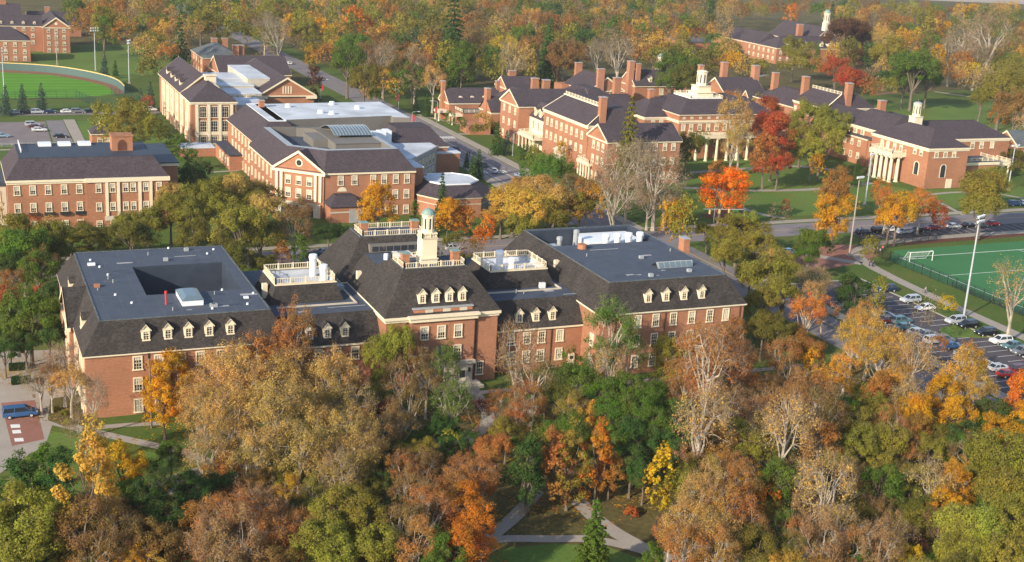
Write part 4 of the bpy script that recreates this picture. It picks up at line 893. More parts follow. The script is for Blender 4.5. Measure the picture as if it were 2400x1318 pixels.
MB().box(298.6, 323.2, 0, 301, 323.39, 3.0).build('door', 'cream', b)
MB().box(284.0, 333.8, 8.4, 289.75, 345.6, 9.7).build('portico_roof', 'cream', b); balustrade(b, 284.2, 334.0, 289.6, 345.4, 9.7, 1.1, sides='SWN')
for k in range(5): column(b, 284.8, 334.7+k*2.55, 0, 8.4, 0.6)
column(b, 287.6, 334.7, 0, 8.4, 0.6)
lantern(b, 300, 343.5, 17.2, [20.3, 24.6], [3.2, 2.6], dome=0.6, dm_mat='metal_grey')
for x in (311, 315, 321.3, 325.3, 330): window(b, x, 338, 10.9, 'S', 1.3, 2.0)
MB().box(306.3, 329, 0, 325.5, 337.9, 7.0).build('wall', 'brick', b); MB().box(306.2, 328.8, 7.0, 325.8, 337.95, 7.3).build('flat_roof', 'membrane', b); MB().box(306.2, 328.75, 6.0, 325.7, 328.98, 7.0).build('cornice', 'cream', b)
balustrade(b, 306.4, 329.2, 325.5, 337.8, 7.3, 1.1, sides='SE')
MB().box(326, 331, 5, 333, 338, 6.2).build('portico_roof', 'cream', b); balustrade(b, 326, 331, 333, 337.9, 6.2, 1.0, sides='SE'); [column(b, x, 331.4, 0, 5, 0.35) for x in (326.6, 329.5, 332.4)]
# recessed link and upper wing
MB().ring_wall(rect(293.6, 358.8, 312, 392), 0, 9.6).build('wall', 'brick', b)
MB().poly([(293.2, 352, 9.6), (293.2, 392, 9.6), (298, 392, 15.2), (298, 352, 15.2)][::-1]).poly([(298, 352, 15.2), (298, 392, 15.2), (303, 392, 17), (303, 352, 17)][::-1]).poly([(303, 352, 17), (303, 392, 17), (314, 392, 13), (314, 352, 13)][::-1]).build('roof', 'shingle_plum', b)
band(b, rect(293.6, 358.8, 312, 392), 9.0, 9.62, 0.35)
for y in (362.5, 366.5, 370.5, 374.5, 379, 384): dormer(b, 293.9, y, 10.5, 'W', w=1.9, h=2.0, depth=3, g=0.3, roof='shingle_plum', kind='dark')
for y in (363, 367, 371, 375): window(b, 293.6, y, 7.4, 'W', 1.1, 1.8); window(b, 293.6, y, 3.0, 'W', 1.1, 1.9)
MB().ring_wall(rect(297.6, 389.5, 320, 409.5), 0, 15.3).build('wall', 'brick', b); band(b, rect(297.6, 389.5, 320, 409.5), 14.4, 15.32, 0.45)
MB().poly([(297.1, 389, 15.35), (297.1, 410, 15.35), (305, 409, 20.0), (305, 391, 20.0)][::-1]).poly([(297.1, 389, 15.35), (320, 389, 15.35), (313, 391, 20), (305, 391, 20)]).poly([(305, 391, 20), (313, 391, 20), (313, 409, 20), (305, 409, 20)]).build('roof', 'shingle_plum', b)
balustrade(b, 305.2, 391.2, 313, 409, 20.0, 1.1, sides='W'); MB().poly([(297.1, 388.7, 15.4), (297.1, 389.3, 15.4), (305, 391.3, 20.2), (305, 390.7, 20.2)]).build('roof_edging', 'cream', b)
for y in (392, 396, 400, 404, 408): window(b, 297.6, y, 12.2, 'W', 1.1, 2.0)
chimney(b, 307.5, 390.3, 14, 24.5, 2.4, 2.0); chimney(b, 303, 411, 14, 24, 2.4, 2.0); chimney(b, 316, 381, 13, 19.5, 2.6, 2.0)
hip(b, 300, 409.7, 318, 440, 12, 17, 6, insets=(8, 2, 8, 8), roof='shingle_plum', top='shingle_plum', cornice=(0.5, 0.4)); chimney(b, 306.5, 436, 13, 22.0, 2.4, 2)
hip(b, 312, 366, 332, 392, 9.5, 14.5, 7, insets=(7, 7, 8, 7), roof='shingle_plum', top='shingle_plum', cornice=(0.5, 0.4))

# houses behind the quadrangle
b = thing('brick_house', (250, 485, 0), 'brick house with two tall chimneys and arched gable window behind the quadrangle roofs', 'building')
gable(b, 242.5, 474, 258.5, 496, 9, 14.6, 'y', ov=0.5); chimney(b, 247.2, 473.6, 6, 18.2, 3.0, 1.6, 'brick_pale'); chimney(b, 248.5, 497, 12, 17.6, 3.0, 1.6)
for y in (477, 481, 485, 489): window(b, 242.5, y, 6.8, 'W', 1.2, 1.8)
window(b, 246, 474, 6.0, 'S', 1.3, 2.0); arched(b, 253.5, 474, 'S', 5.2); MB().box(239, 492, 0, 246, 500, 9).build('wall', 'brick', b)
b = thing('brick_house', (282, 494, 0), 'brick house with cream dormers and a large double chimney left of the green tree', 'building')
gable(b, 271.5, 487.5, 292, 501, 9, 15, 'x', ov=0.5, roof='shingle_plum'); chimney(b, 270.5, 491, 0, 19.2, 2.4, 2.6, 'brick_pale'); chimney(b, 273.6, 490, 8, 18.2, 2.0, 1.6, 'brick_pale')
for x in (279.5, 284.6): dormer(b, x, 488.8, 10.4, 'S', w=1.6, h=1.8, depth=3, g=0.9, roof='shingle_plum'); window(b, x, 487.5, 6.5, 'S', 1.6, 2.4)
b = thing('brick_house', (300, 520, 0), 'hall mostly hidden by trees, showing only a small cream cupola with green dome', 'building')
gable(b, 288, 512, 312, 524, 7, 12, 'x', ov=0.4); lantern(b, 297, 512, 11.6, [13.6, 18.4], [3.2, 2.4], dome=1.6)
b = thing('brick_house', (212, 480, 0), 'small brick house with dentilled cream eaves and wide chimney right of the low house', 'building')
gable(b, 206, 474.5, 220, 486, 10, 14, 'x', ov=0.4); chimney(b, 213, 486, 9, 15.6, 3, 1.6); chimney(b, 221, 470, 0, 14.2, 3, 1.8, 'brick_pale')
b = thing('brick_house', (228, 462, 0), 'brick chimneyed house peeking over the plum pavilion roofs', 'building')
hip(b, 222, 440, 240, 466, 9, 14, 6, insets=(7, 7, 7, 7), roof='shingle_plum', top='shingle_plum', cornice=(0.4, 0.3)); chimney(b, 237.5, 441, 9, 19.2, 2.8, 2.0)
b = thing('brick_house', (302, 457, 0), 'gabled brick house with tall chimneys and round window right of the stepped cupola', 'building')
gable(b, 292, 448, 311, 466, 11, 17, 'x', ov=0.5, roof='shingle_plum'); chimney(b, 311.0, 457, 0, 22.0, 2.6, 2.8, 'brick_pale'); chimney(b, 302, 467, 8, 22.0, 2.6, 2.2, 'brick_pale'); chimney(b, 285, 458, 0, 22.0, 2.0, 1.8, 'brick_pale')
gable(b, 299, 440.5, 313, 448, 9, 13.6, 'x', ov=0.4)
hip(b, 312, 446, 336, 464, 8, 12.5, 6, insets=(7, 7, 7, 7), roof='shingle_plum', top='shingle_plum', cornice=(0.4, 0.3))

b = thing('brick_hall', (470, 655, 0), 'distant long brick hall with white dormers and slim white clock tower among trees', 'building')
hip(b, 443, 632, 520, 652, 9.2, 15.2, 9, insets=(9, 10, 9, 10), roof='shingle_plum', top='shingle_plum', cornice=(0.6, 0.5))
hip(b, 443.2, 652, 462, 700, 9.2, 15.2, 9, insets=(9.4, 2, 9.4, 9), roof='shingle_plum', top='shingle_plum', cornice=(0.6, 0.5))
for x in (452, 463, 475, 480.5, 486, 500, 506, 512): dormer(b, x, 633, 10.2, 'S', w=2.4, h=1.8, depth=3, g=1.3, roof='shingle_plum')
for y in (635, 640, 645, 650, 655, 660): window(b, 443, y, 6.8, 'W', 1.1, 1.8, 'blind'); window(b, 443, y, 3.0, 'W', 1.1, 1.8, 'blind')
for x in (446, 451, 456, 461): window(b, x, 632, 6.8, 'S', 1.1, 1.8, 'blind'); window(b, x, 632, 3, 'S', 1.1, 1.8, 'blind')
gable(b, 484, 655, 506, 700, 10, 19, 'y', ov=0.5); chimney(b, 480.5, 664, 10, 20, 3.6, 2.4)
lantern(b, 494, 656.5, 12, [22, 28], [3.4, 3.6], dome=1.8)
b = thing('brick_hall', (345, 400, 0), 'low roofed hall glimpsed behind trees at the right edge of the quadrangle', 'building')
gable(b, 352, 348, 376, 360, 8, 12.6, 'x', ov=0.5, roof='slate')
for x in (356, 361, 366): window(b, x, 348, 5.6, 'S', 1.2, 1.8)
b = thing('shed', (420, 640, 0), 'flat roofed grey outbuilding among far trees left of the clock tower hall', 'building')
x0, y0 = G(1612, 115)[:2]; MB().box(x0, y0, 0, x0+26, y0+30, 4).build('wall', 'brick', b); MB().box(x0-0.5, y0-0.5, 4, x0+26.5, y0+30.5, 4.5).build('flat_roof', 'slate', b)

# ================================================================== FENCES, POLES, SIGNS, PEOPLE
b = thing('outfield_fence', (40, 590, 0), 'long curved padded outfield fence with yellow top rail round the ball park', 'fence')
pd = MB(); rl = MB(); ps = MB()
sm = [np.array(p) for p in arc]
for _ in range(2):
    q = [sm[0]]
    for a, c in zip(sm, sm[1:]): q += [a*.75+c*.25, a*.25+c*.75]
    sm = q+[sm[-1]]
for a, c in zip(sm, sm[1:]):
    L = float(np.linalg.norm(c-a)); an = math.atan2(c[1]-a[1], c[0]-a[0]); pd.box(0, -0.08, 0, L, 0.08, 2.9, an, (a[0], a[1], 0)); rl.box(0, -0.16, 2.9, L, 0.16, 3.25, an, (a[0], a[1], 0)); ps.box(-0.06, 0.1, 0, 0.06, 0.2, 3, an, (a[0], a[1], 0))
pd.build('padding', 'fence_pad', b); rl.build('top_rail', 'gold_rail', b); ps.build('post', 'galvanised', b)
def mesh_fence(pts, h, label, step=3.0, wires=5, name='mesh_fence', m='black_metal', loc=None):
    b = thing(name, (pts[0][0], pts[0][1], 0), label, 'fence'); po = MB(); wr = MB()
    for a, c in zip(pts, pts[1:]):
        L = math.hypot(c[0]-a[0], c[1]-a[1]); an = math.atan2(c[1]-a[1], c[0]-a[0]); n = max(1, int(L/step))
        for k in range(n+1): po.box(L*k/n-0.05, -0.05, 0, L*k/n+0.05, 0.05, h, an, (a[0], a[1], 0))
        for k in range(wires+1): wr.box(0, -0.02, h*k/wires+(0.03 if k == 0 else -0.03), L, 0.02, h*k/wires+(0.08 if k == 0 else 0.02), an, (a[0], a[1], 0))
        q = 0.0
        while q < L: wr.box(q-0.012, -0.012, 0, q+0.012, 0.012, h, an, (a[0], a[1], 0)); q += 0.45
    po.build('post', m, b); wr.build('mesh_panel', m, b); return b
mesh_fence([(217, 190), (217, 256.5), (222, 261), (245, 265.5)], 2.6, 'black mesh fence round the near corner of the green soccer pitch', 3, 6)
mesh_fence([(217.4, 200), (217.4, 228)], 1.1, 'low black mesh fence along the lower side of the soccer pitch', 3, 4)
mesh_fence([(218, 262), (219.5, 266)], 5.0, 'tall dark netting screen at the corner behind the soccer goal', 1.3, 10)
mesh_fence([(-20, 512), (46, 518.5), (51, 497), (58, 495)], 3.2, 'dark mesh fence between the ball park and the blue spruces', 3.5, 6, m='fence_green')
mesh_fence([(60, 527), (66, 512), (72, 497)], 3.0, 'dark mesh fence round the bullpen beside the cream bay hall', 3.0, 6, m='fence_green')
mesh_fence([(-30, 424.5), (39, 424.5)], 1.0, 'low railing along the near edge of the pale parking lot', 3.0, 2, m='galvanised')
def light_pole(px, py, top, label, n=8, face=0.0, rows=1, mat_='galvanised', w=3.6):
    x, y, _ = G(px, py); h = 10.0
    lo, hi = 5, 40
    for _ in range(30):
        m = (lo+hi)/2
        if PR((x, y, m))[1] > top: lo = m
        else: hi = m
    h = lo; b = thing('light_pole', (x, y, 0), label, 'light pole', 'tall floodlight poles')
    MB().tube([(x, y, 0), (x, y, h*0.5), (x, y, h)], [0.24, 0.19, 0.12], 8).build('pole', mat_, b)
    MB().box(x-0.5, y-0.5, 0, x+0.5, y+0.5, 0.5).build('footing', 'concrete', b)
    for r_ in range(rows):
        z = h-0.5-r_*1.1; MB().box(-w/2, -0.07, -0.07, w/2, 0.07, 0.07, face, (x, y, z)).build('crossarm', mat_, b)
        for k in range(n//rows):
            u = -w/2+w*(k+0.5)/(n/rows); c, s = math.cos(face), math.sin(face)
            fl = MB().frustum(x+u*c+0.3*s, y+u*s-0.3*c, z+0.05, z+0.55, 0.14, 0.3, 8); fl.mi = 1; fl.poly([(x+u*c+0.3*s+0.28*math.cos(a), y+u*s-0.3*c+0.28*math.sin(a), z+0.56) for a in [q*math.pi/4 for q in range(8)]])
            fl.build('floodlight', ['metal_white', 'lens'], b)
    return b
light_pole(2258, 745, 505, 'tall galvanised floodlight pole between the parking lot and the soccer pitch', 10, 0.4, 2, w=3.4)
light_pole(1990, 600, 414, 'tall floodlight pole by the paved corner above the soccer path', 6, 0.2, 1, 'concrete', 2.6)
light_pole(2362, 446, 340, 'floodlight pole at the right edge in front of the brick hall with small cupola', 8, 0.2, 1, w=4)
light_pole(2027, 480, 360, 'slim floodlight pole in front of the tall west facing portico', 4, 0.2, 1, w=2)
light_pole(224, 166, 65, 'ball park floodlight pole left of the two beyond the outfield fence', 8, 0.3, 2, w=4.2)
light_pole(303, 196, 94, 'ball park floodlight pole at the right end of the outfield fence', 6, 0.9, 2, w=3)
light_pole(10, 222, 112, 'ball park floodlight pole at the far left edge over the outfield', 6, 0.3, 2, w=3.6)
light_pole(134, 152, 78, 'thin pale pole standing before the four storey dormitory', 2, 0.3, 1, 'concrete', 1.4)
def street_lamp(px, py, label, h=8.0, arm=2.2, banner=True, face=0.0, m='galvanised'):
    x, y, _ = G(px, py); b = thing('street_lamp', (x, y, 0), label, 'street lamp', 'street lamps with red banners' if banner else 'plain street lamps')
    c, s = math.cos(face), math.sin(face)
    MB().tube([(x, y, 0), (x, y, h-0.6), (x+0.4*c, y+0.4*s, h-0.1), (x+arm*c, y+arm*s, h)], [0.1, 0.08, 0.07, 0.06], 6).build('pole', m, b)
    MB().box(-0.1, -0.16, -0.1, 0.75, 0.16, 0.08, face, (x+arm*c, y+arm*s, h)).build('lamp_head', 'metal_white' if m == 'galvanised' else m, b)
    if banner: MB().box(0.12, -0.03, h*0.42, 0.95, 0.03, h*0.42+2.3, face, (x, y, 0)).build('banner', 'red_cloth', b)
street_lamp(752, 232, 'street lamp with red banner beside the small maroon tree on the avenue', face=0.0)
street_lamp(934, 256, 'street lamp with red banner at the avenue behind the white roofs', face=math.pi)
street_lamp(1024, 286, 'street lamp with red banner in front of the low chimneyed house', face=math.pi)
street_lamp(1672, 524, 'street lamp with red banner under the bright orange maple', face=0.0)
street_lamp(1201, 366, 'plain lamp post on the pavement beside the small blue spruce', banner=False)
street_lamp(965, 300, 'red bannered lamp post right of the white flat roof corner', face=0.0, h=6)
x, y, _ = G(355, 1004); b = thing('utility_pole', (x, y, 0), 'tall dark wooden pole on the grass before the brick end wall', 'pole')
MB().tube([(x, y, 0), (x, y, 6), (x-0.1, y, 12.2)], [0.17, 0.15, 0.11], 7).build('post', 'bark', b); MB().box(x-0.28, y-0.2, 11.6, x+0.1, y+0.15, 12.4).build('fixture', 'black_metal', b)
street_lamp(1532, 1290, 'dark lamp post in the woods beside the lower right path', h=5, arm=0.4, banner=False, m='black_metal')
for hx, hy, t_ in ((44, 866, 'clipped dark hedge block on the plaza, farther one by the left wall'), (50, 898, 'clipped dark hedge block on the plaza, nearer one by the left wall')):
    x, y, _ = G(hx, hy); hb = MB(); hr = random.Random(hx)
    for q in range(900):
        u = [hr.uniform(-1.5, 1.5), hr.uniform(-0.8, 0.8), hr.uniform(0, 1.0)]; a_ = hr.randrange(3); u[a_] = (1.5, .8, 1.0)[a_] if (a_ == 2 or hr.random() < .5) else -(1.5, .8, 1)[a_]
        v = np.array([hr.gauss(0, 1) for _ in range(6)]); e1 = v[:3]/np.linalg.norm(v[:3])*.12; e2 = v[3:]/np.linalg.norm(v[3:])*.12; c_ = np.array([x+u[0], y+u[1], u[2]]); hb.poly([c_-e1, c_-e2, c_+e1, c_+e2])
    hb.box(x-1.4, y-.7, 0, x+1.4, y+.7, .92); ob = hb.build('hedge', 'leaf'); ob.color = (.035, .07, .025, 1); tag(ob, t_, 'hedge')
# traffic signal with green sign
x, y, _ = G(1740, 548); b = thing('traffic_signal', (x, y, 0), 'traffic signal mast with long arm and green street sign by the orange maple', 'traffic signal')
MB().tube([(x, y, 0), (x, y, 6.4), (x-1, y, 6.7), (x-12, y+1.5, 6.9)], [0.16, 0.13, 0.1, 0.07], 6).build('mast_arm', 'galvanised', b)
for k in (5, 8, 11): MB().box(x-k-0.18, y-0.2, 5.9, x-k+0.18, y+0.15, 7.0).build('signal_head', 'gold_rail', b)
MB().box(x-4, y-0.1, 6.2, x-2, y-0.04, 6.7).build('street_sign', 'turf', b)
x, y, _ = G(2315, 985); b = thing('warning_sign', (x, y, 0), 'bright yellow diamond warning sign beside the side street among gold trees', 'sign')
MB().tube([(x, y, 0), (x, y, 3.4)], [0.05, 0.05], 5).build('post', 'galvanised', b)
MB().poly([(x, y-0.08, 2.3), (x+0.62, y-0.08, 3.0), (x, y-0.08, 3.7), (x-0.62, y-0.08, 3.0)]).build('sign_plate', 'sign_yellow', b)
# soccer goal
gx0, gy0 = G(2131, 615)[:2]; gx1 = gx0+7.3
b = thing('soccer_goal', (gx0, gy0, 0), 'white framed soccer goal with net on the near corner of the pitch', 'goal')
MB().tube([(gx0, gy0, 0), (gx0, gy0, 2.5)], [0.09]*2, 6).tube([(gx1, gy0, 0), (gx1, gy0, 2.5)], [0.09]*2, 6).tube([(gx0, gy0, 2.5), (gx1, gy0, 2.5)], [0.09]*2, 6).tube([(gx0, gy0, 2.5), (gx0, gy0+0.9, 2.5), (gx0, gy0+2.4, 0)], [0.05]*3, 5).tube([(gx1, gy0, 2.5), (gx1, gy0+0.9, 2.5), (gx1, gy0+2.4, 0)], [0.05]*3, 5).tube([(gx0, gy0+2.4, 0.05), (gx1, gy0+2.4, 0.05)], [0.05]*2, 5).build('frame', 'white', b)
nt_ = MB()
for k in range(25): xx = gx0+7.3*k/24; nt_.tube([(xx, gy0+0.9, 2.45), (xx, gy0+2.4, 0.05)], [0.012]*2, 3)
for k in range(9): q = k/8; nt_.tube([(gx0, gy0+0.9+1.5*q, 2.45-2.4*q), (gx1, gy0+0.9+1.5*q, 2.45-2.4*q)], [0.012]*2, 3)
nt_.build('net', 'white', b)
def person(px, py, label, shirt, pants, rz=0.0, stride=0.25):
    x, y, _ = G(px, py); b = thing('person', (x, y, 0), label, 'person', rz=rz); WL[b.name] = (0, 0, 0)
    pts = {'pel': (0, 0, 0.95, .15), 'ch': (0, 0.02, 1.32, .17), 'nk': (0, 0, 1.5, .06), 'hd': (0, -0.02, 1.66, .11), 'kl': (-.1, -stride*.6, .5, .075), 'fl': (-.1, -stride, .06, .05), 'kr': (.1, stride*.2, .5, .075), 'fr': (.1, stride, .08, .05),
           'sl': (-.2, 0, 1.42, .07), 'el': (-.25, .1, 1.15, .05), 'hl': (-.24, stride*.6, .92, .035), 'sr': (.2, 0, 1.42, .07), 'er': (.25, -.08, 1.15, .05), 'hr': (.24, -stride*.6, .92, .035)}
    ks = list(pts); ed = [('pel', 'ch'), ('ch', 'nk'), ('nk', 'hd'), ('pel', 'kl'), ('kl', 'fl'), ('pel', 'kr'), ('kr', 'fr'), ('ch', 'sl'), ('sl', 'el'), ('el', 'hl'), ('ch', 'sr'), ('sr', 'er'), ('er', 'hr')]
    me = bpy.data.meshes.new('body'); me.from_pydata([pts[k][:3] for k in ks], [(ks.index(a), ks.index(c)) for a, c in ed], []); me.materials.append(MATS['skin'])
    o = bpy.data.objects.new('body', me); COL.objects.link(o); o.parent = b; md = o.modifiers.new('skin', 'SKIN')
    if not me.skin_vertices: me.attributes.new('skin', 'FLOAT', 'POINT')
    sv = me.skin_vertices[0].data if me.skin_vertices else None
    if sv:
        for i, k in enumerate(ks): sv[i].radius = (pts[k][3]*.95, pts[k][3]*.95)
        sv[0].use_root = True
    s = o.modifiers.new('sub', 'SUBSURF'); s.levels = 1; s.render_levels = 1
    sh = MB().frustum(0, 0, 0.92, 1.2, 0.19, 0.20, 10).frustum(0, 0, 1.2, 1.48, 0.20, 0.13, 10); [sh.tube([(q*.16, 0, 1.43), (q*.25, .02*q, 1.14)], [.09, .07], 6) for q in (-1, 1)]
    so_ = sh.build('shirt', 'cloth', b); so_.color = (*shirt, 1)
    pn = MB().frustum(0, 0, 0.86, 0.96, 0.18, 0.18, 10).tube([(-.09, 0, .92), (-.1, -stride*.6, .5), (-.1, -stride, .1)], [.11, .09, .075], 7).tube([(.09, 0, .92), (.1, stride*.2, .5), (.1, stride, .12)], [.11, .09, .075], 7)
    po_ = pn.build('trousers', 'cloth', b); po_.color = (*pants, 1)
    MB().frustum(0, 0.0, 1.68, 1.80, .125, .07, 8).build('hair', 'black_metal', b)
person(1100, 366, 'person in dark clothes crossing the avenue near the zebra markings', (.03, .03, .04), (.03, .03, .05), 0.5)
person(2045, 626, 'person in dark blue clothes walking at the start of the soccer path', (.03, .06, .2), (.02, .02, .04), 0.3)
person(2037, 624, 'person in purple top walking beside another at the start of the soccer path', (.2, .05, .2), (.05, .04, .06), 0.3)
person(2168, 688, 'person in grey walking halfway down the soccer path', (.3, .25, .3), (.05, .05, .07), 0.3)
for i, (px, py, c) in enumerate(((2068, 590, (.6, .12, .08)), (2062, 596, (.7, .7, .7)), (2055, 592, (.7, .7, .72)), (2049, 596, (.2, .2, .5)))):
    person(px, py, ['person in a red shirt standing by the pitch corner', 'person in a white shirt nearest the fence by the pitch corner', 'person in a pale top behind the white shirted one', 'person in blue standing farthest left by the pitch corner'][i], c, (.04, .04, .06), i*0.7, 0.1)

# ================================================================== CARS
def car_proto(kind):
    L, W, H = {'sedan': (4.7, 1.82, 1.45), 'suv': (4.7, 1.9, 1.72), 'minivan': (5.1, 1.98, 1.78)}[kind]
    prof = {'sedan': [(-.5, .30), (-.5, .62), (-.44, .66), (-.30, .68), (.16, .66), (.42, .58), (.5, .48), (.5, .28)],
            'suv': [(-.5, .25), (-.5, .62), (-.47, .64), (-.3, .65), (.2, .64), (.44, .58), (.5, .48), (.5, .25)],
            'minivan': [(-.5, .22), (-.5, .6), (-.48, .62), (-.3, .62), (.28, .6), (.46, .5), (.5, .42), (.5, .22)]}[kind]
    cab = {'sedan': [(-.42, .66), (-.27, .97), (-.02, 1.0), (.06, .98), (.22, .66)], 'suv': [(-.48, .63), (-.43, .96), (-.38, .99), (.04, 1.0), (.10, .97), (.25, .64)], 'minivan': [(-.49, .61), (-.455, .96), (-.42, .99), (.08, 1.0), (.15, .96), (.36, .59)]}[kind]
    body = MB(); gl = MB()
    def extr(mb, pr, w0, w1, zb, zt):
        f = lambda z: w0+(w1-w0)*max(0, (z-zb)/(zt-zb)) if zt > zb else w0
        n = len(pr); P = [[(x*L, s*f(z)/2, z*H) for x, z in pr] for s in (-1, 1)]
        mb.poly(P[0]); mb.poly(P[1][::-1])
        for k in range(n):
            a, c = k, (k+1) % n; mb.poly([P[0][a], P[1][a], P[1][c], P[0][c]])
    body_lo = [(x, z) for x, z in prof]; extr(body, body_lo, W, W*0.96, 0.2, 0.7)
    extr(gl, cab, W*0.90, W*0.68, 0.62, 1.0)
    zt = 1.0; top = [(x, z) for x, z in cab if z > 0.95]           # roof panel and pillars, painted
    x0, x1 = top[0][0], top[-1][0]; body.box(x0*L-0.05, -W*0.35, H*0.965, x1*L+0.05, W*0.35, H*1.012)
    for s in (-1, 1):
        for (a, c) in ((cab[0], cab[1]), (cab[-2], cab[-1])):
            wa = W*(0.90-0.22*(a[1]-.62)/.38)/2+.01; wc = W*(0.90-0.22*(c[1]-.62)/.38)/2+.01
            body.tube([(a[0]*L, s*wa, a[1]*H), (c[0]*L, s*wc, c[1]*H)], [0.07, 0.06], 4)
        xm = (x0+x1)/2*L; body.tube([(xm, s*W*0.45, .63*H), (xm, s*W*0.345, .98*H)], [0.05, 0.05], 4)
    parts = [('body', body.mesh('body', 'car_paint'), None), ('windows', gl.mesh('windows', 'car_glass'), None)]
    wh = MB(); n = 12; R = 0.34
    for s in (-1, 1):
        wh.mi = 0; wh.poly([(R*math.cos(a), s*0.11, R*math.sin(a)) for a in [2*math.pi*k/n for k in range(n)]][::s])
        wh.mi = 1; wh.poly([(R*.62*math.cos(a), s*0.116, R*.62*math.sin(a)) for a in [2*math.pi*k/n for k in range(n)]][::s])
    wh.mi = 0
    for k in range(n):
        a, c = 2*math.pi*k/n, 2*math.pi*(k+1)/n; wh.poly([(R*math.cos(a), -.11, R*math.sin(a)), (R*math.cos(c), -.11, R*math.sin(c)), (R*math.cos(c), .11, R*math.sin(c)), (R*math.cos(a), .11, R*math.sin(a))])
    wm = wh.mesh('wheel', ['tyre', 'rim'])
    for x in (-.31, .32):
        for s in (-1, 1): parts.append(('wheel', wm, (x*L, s*(W/2-.10), R)))
    hl = MB().box(-.03, -.2, -.08, .03, .2, .08).mesh('headlight', 'lens'); tl = MB().box(-.03, -.14, -.12, .03, .14, .12).mesh('tail_light', 'tail_red')
    for s in (-1, 1): parts.append(('headlight', hl, (L/2-.02, s*W*.36, H*.45))); parts.append(('tail_light', tl, (-L/2+.01, s*W*.38, H*.52)))
    return parts
PROTO = {k: car_proto(k) for k in ('sedan', 'suv', 'minivan')}
CC = {'white': (.75, .75, .76), 'silver': (.45, .48, .52), 'grey': (.16, .17, .19), 'black': (.012, .013, .016), 'blue': (.03, .10, .25), 'dark blue': (.015, .03, .08), 'red': (.35, .02, .025), 'maroon': (.10, .015, .02), 'teal': (.08, .17, .19), 'light blue': (.25, .36, .48)}
def car(x, y, rz, kind, colour, label, group):
    o = thing('parked_car' if kind != 'minivan' else 'minivan', (x, y, 0.02), label, 'car' if kind != 'minivan' else 'minivan', group, rz=rz)
    for nm, me, loc in PROTO[kind]:
        c = bpy.data.objects.new(nm, me); COL.objects.link(c); c.parent = o
        if loc: c.location = loc
        if nm == 'body': c.color = (*CC[colour], 1)
    return o
crng = random.Random(3)
def carp(px, py, rz, kind, colour, label, group, z=0.0):
    x, y, _ = G(px, py, 0.6); return car(x, y, rad(rz), kind, colour, label, group)
carp(46, 968, 2, 'minivan', 'blue', 'blue minivan parked on red brick paving in front of the left end wall', 'cars at the left plaza')
g_ = 'cars in the lot beside the soccer pitch'
for px, py, k, c, t in ((2078, 678, 'suv', 'dark blue', 'dark blue car alone at the top of the right hand row of the lot'), (2134, 703, 'suv', 'silver', 'silver car between the dark blue one and the white sedan'), (2168, 721, 'sedan', 'white', 'white sedan just above the planted kerb island'),
        (2240, 752, 'suv', 'silver', 'silver wagon just below the planted kerb island'), (2268, 762, 'suv', 'black', 'black car beside the silver wagon at the floodlight pole foot'), (2310, 780, 'suv', 'black', 'black car right of the floodlight pole pair, alone in its gap'),
        (2346, 799, 'suv', 'white', 'white car low in the right hand row of the lot'), (2372, 810, 'sedan', 'teal', 'dark teal car next below the white one in the right hand row'), (2396, 824, 'suv', 'grey', 'grey car cut by the right edge of the photo'), (2425, 838, 'sedan', 'black', 'black car just beyond the right edge row end')):
    carp(px, py, 180+crng.uniform(-3, 3), k, c, t, g_)
for px, py, k, c, t in ((2072, 738, 'sedan', 'silver', 'silver sedan at the top of the left hand row behind gold leaves'), (2082, 750, 'sedan', 'maroon', 'maroon car second from the top of the left hand row'), (2112, 752, 'suv', 'teal', 'teal grey car in the left hand row, third from the top'), (2122, 766, 'sedan', 'teal', 'blue green sedan below the teal grey one in the left hand row'),
        (2152, 778, 'sedan', 'silver', 'silver sedan behind the thin bare twigs in the left hand row'), (2176, 784, 'sedan', 'grey', 'dark grey sedan close to the thin bare twigs'), (2190, 798, 'suv', 'silver', 'silver blue suv beside the grey one in the left hand row'), (2212, 797, 'suv', 'grey', 'grey suv behind the blue sedan'), (2230, 810, 'sedan', 'blue', 'blue sedan in the middle of the left hand row'),
        (2262, 828, 'sedan', 'light blue', 'light blue car half covered by the gold tree'), (2300, 850, 'sedan', 'white', 'white roofed car low in the left hand row behind gold leaves'), (2342, 862, 'sedan', 'silver', 'silver sedan above the red car at the lot exit'), (2362, 876, 'sedan', 'red', 'red sedan at the lower end of the left hand row'), (2392, 866, 'suv', 'maroon', 'dark red car at the right edge behind the red sedan')):
    carp(px, py, crng.uniform(-3, 3), k, c, t, g_)
g_ = 'cars parked along the street below the portico hall'
for px, py, k, c, t in ((2025, 546, 'suv', 'dark blue', 'dark car at the left end of the street row right of the tall pole'), (2060, 540, 'suv', 'black', 'black car second in the street row behind orange leaves'), (2088, 538, 'sedan', 'white', 'white car third in the street row'), (2118, 543, 'sedan', 'silver', 'silver sedan fourth in the street row'), (2150, 540, 'sedan', 'black', 'black sedan under the orange tree in the street row'),
        (2186, 534, 'sedan', 'red', 'red sedan with bright glint in the street row'), (2236, 530, 'sedan', 'white', 'long white sedan right of the red one in the street row'), (2272, 528, 'sedan', 'black', 'black sedan right of the long white sedan'), (2300, 528, 'sedan', 'grey', 'grey sedan between the black and the red car in the street row'), (2328, 524, 'sedan', 'red', 'bright red car at the right end of the street row'),
        (2378, 478, 'suv', 'blue', 'blue car far right beyond the olive tree'), (2396, 476, 'sedan', 'white', 'white car at the right edge beyond the olive tree')):
    carp(px, py, crng.uniform(-4, 4)+(0 if crng.random() < .5 else 180), k, c, t, g_)
g_ = 'cars on the avenue'
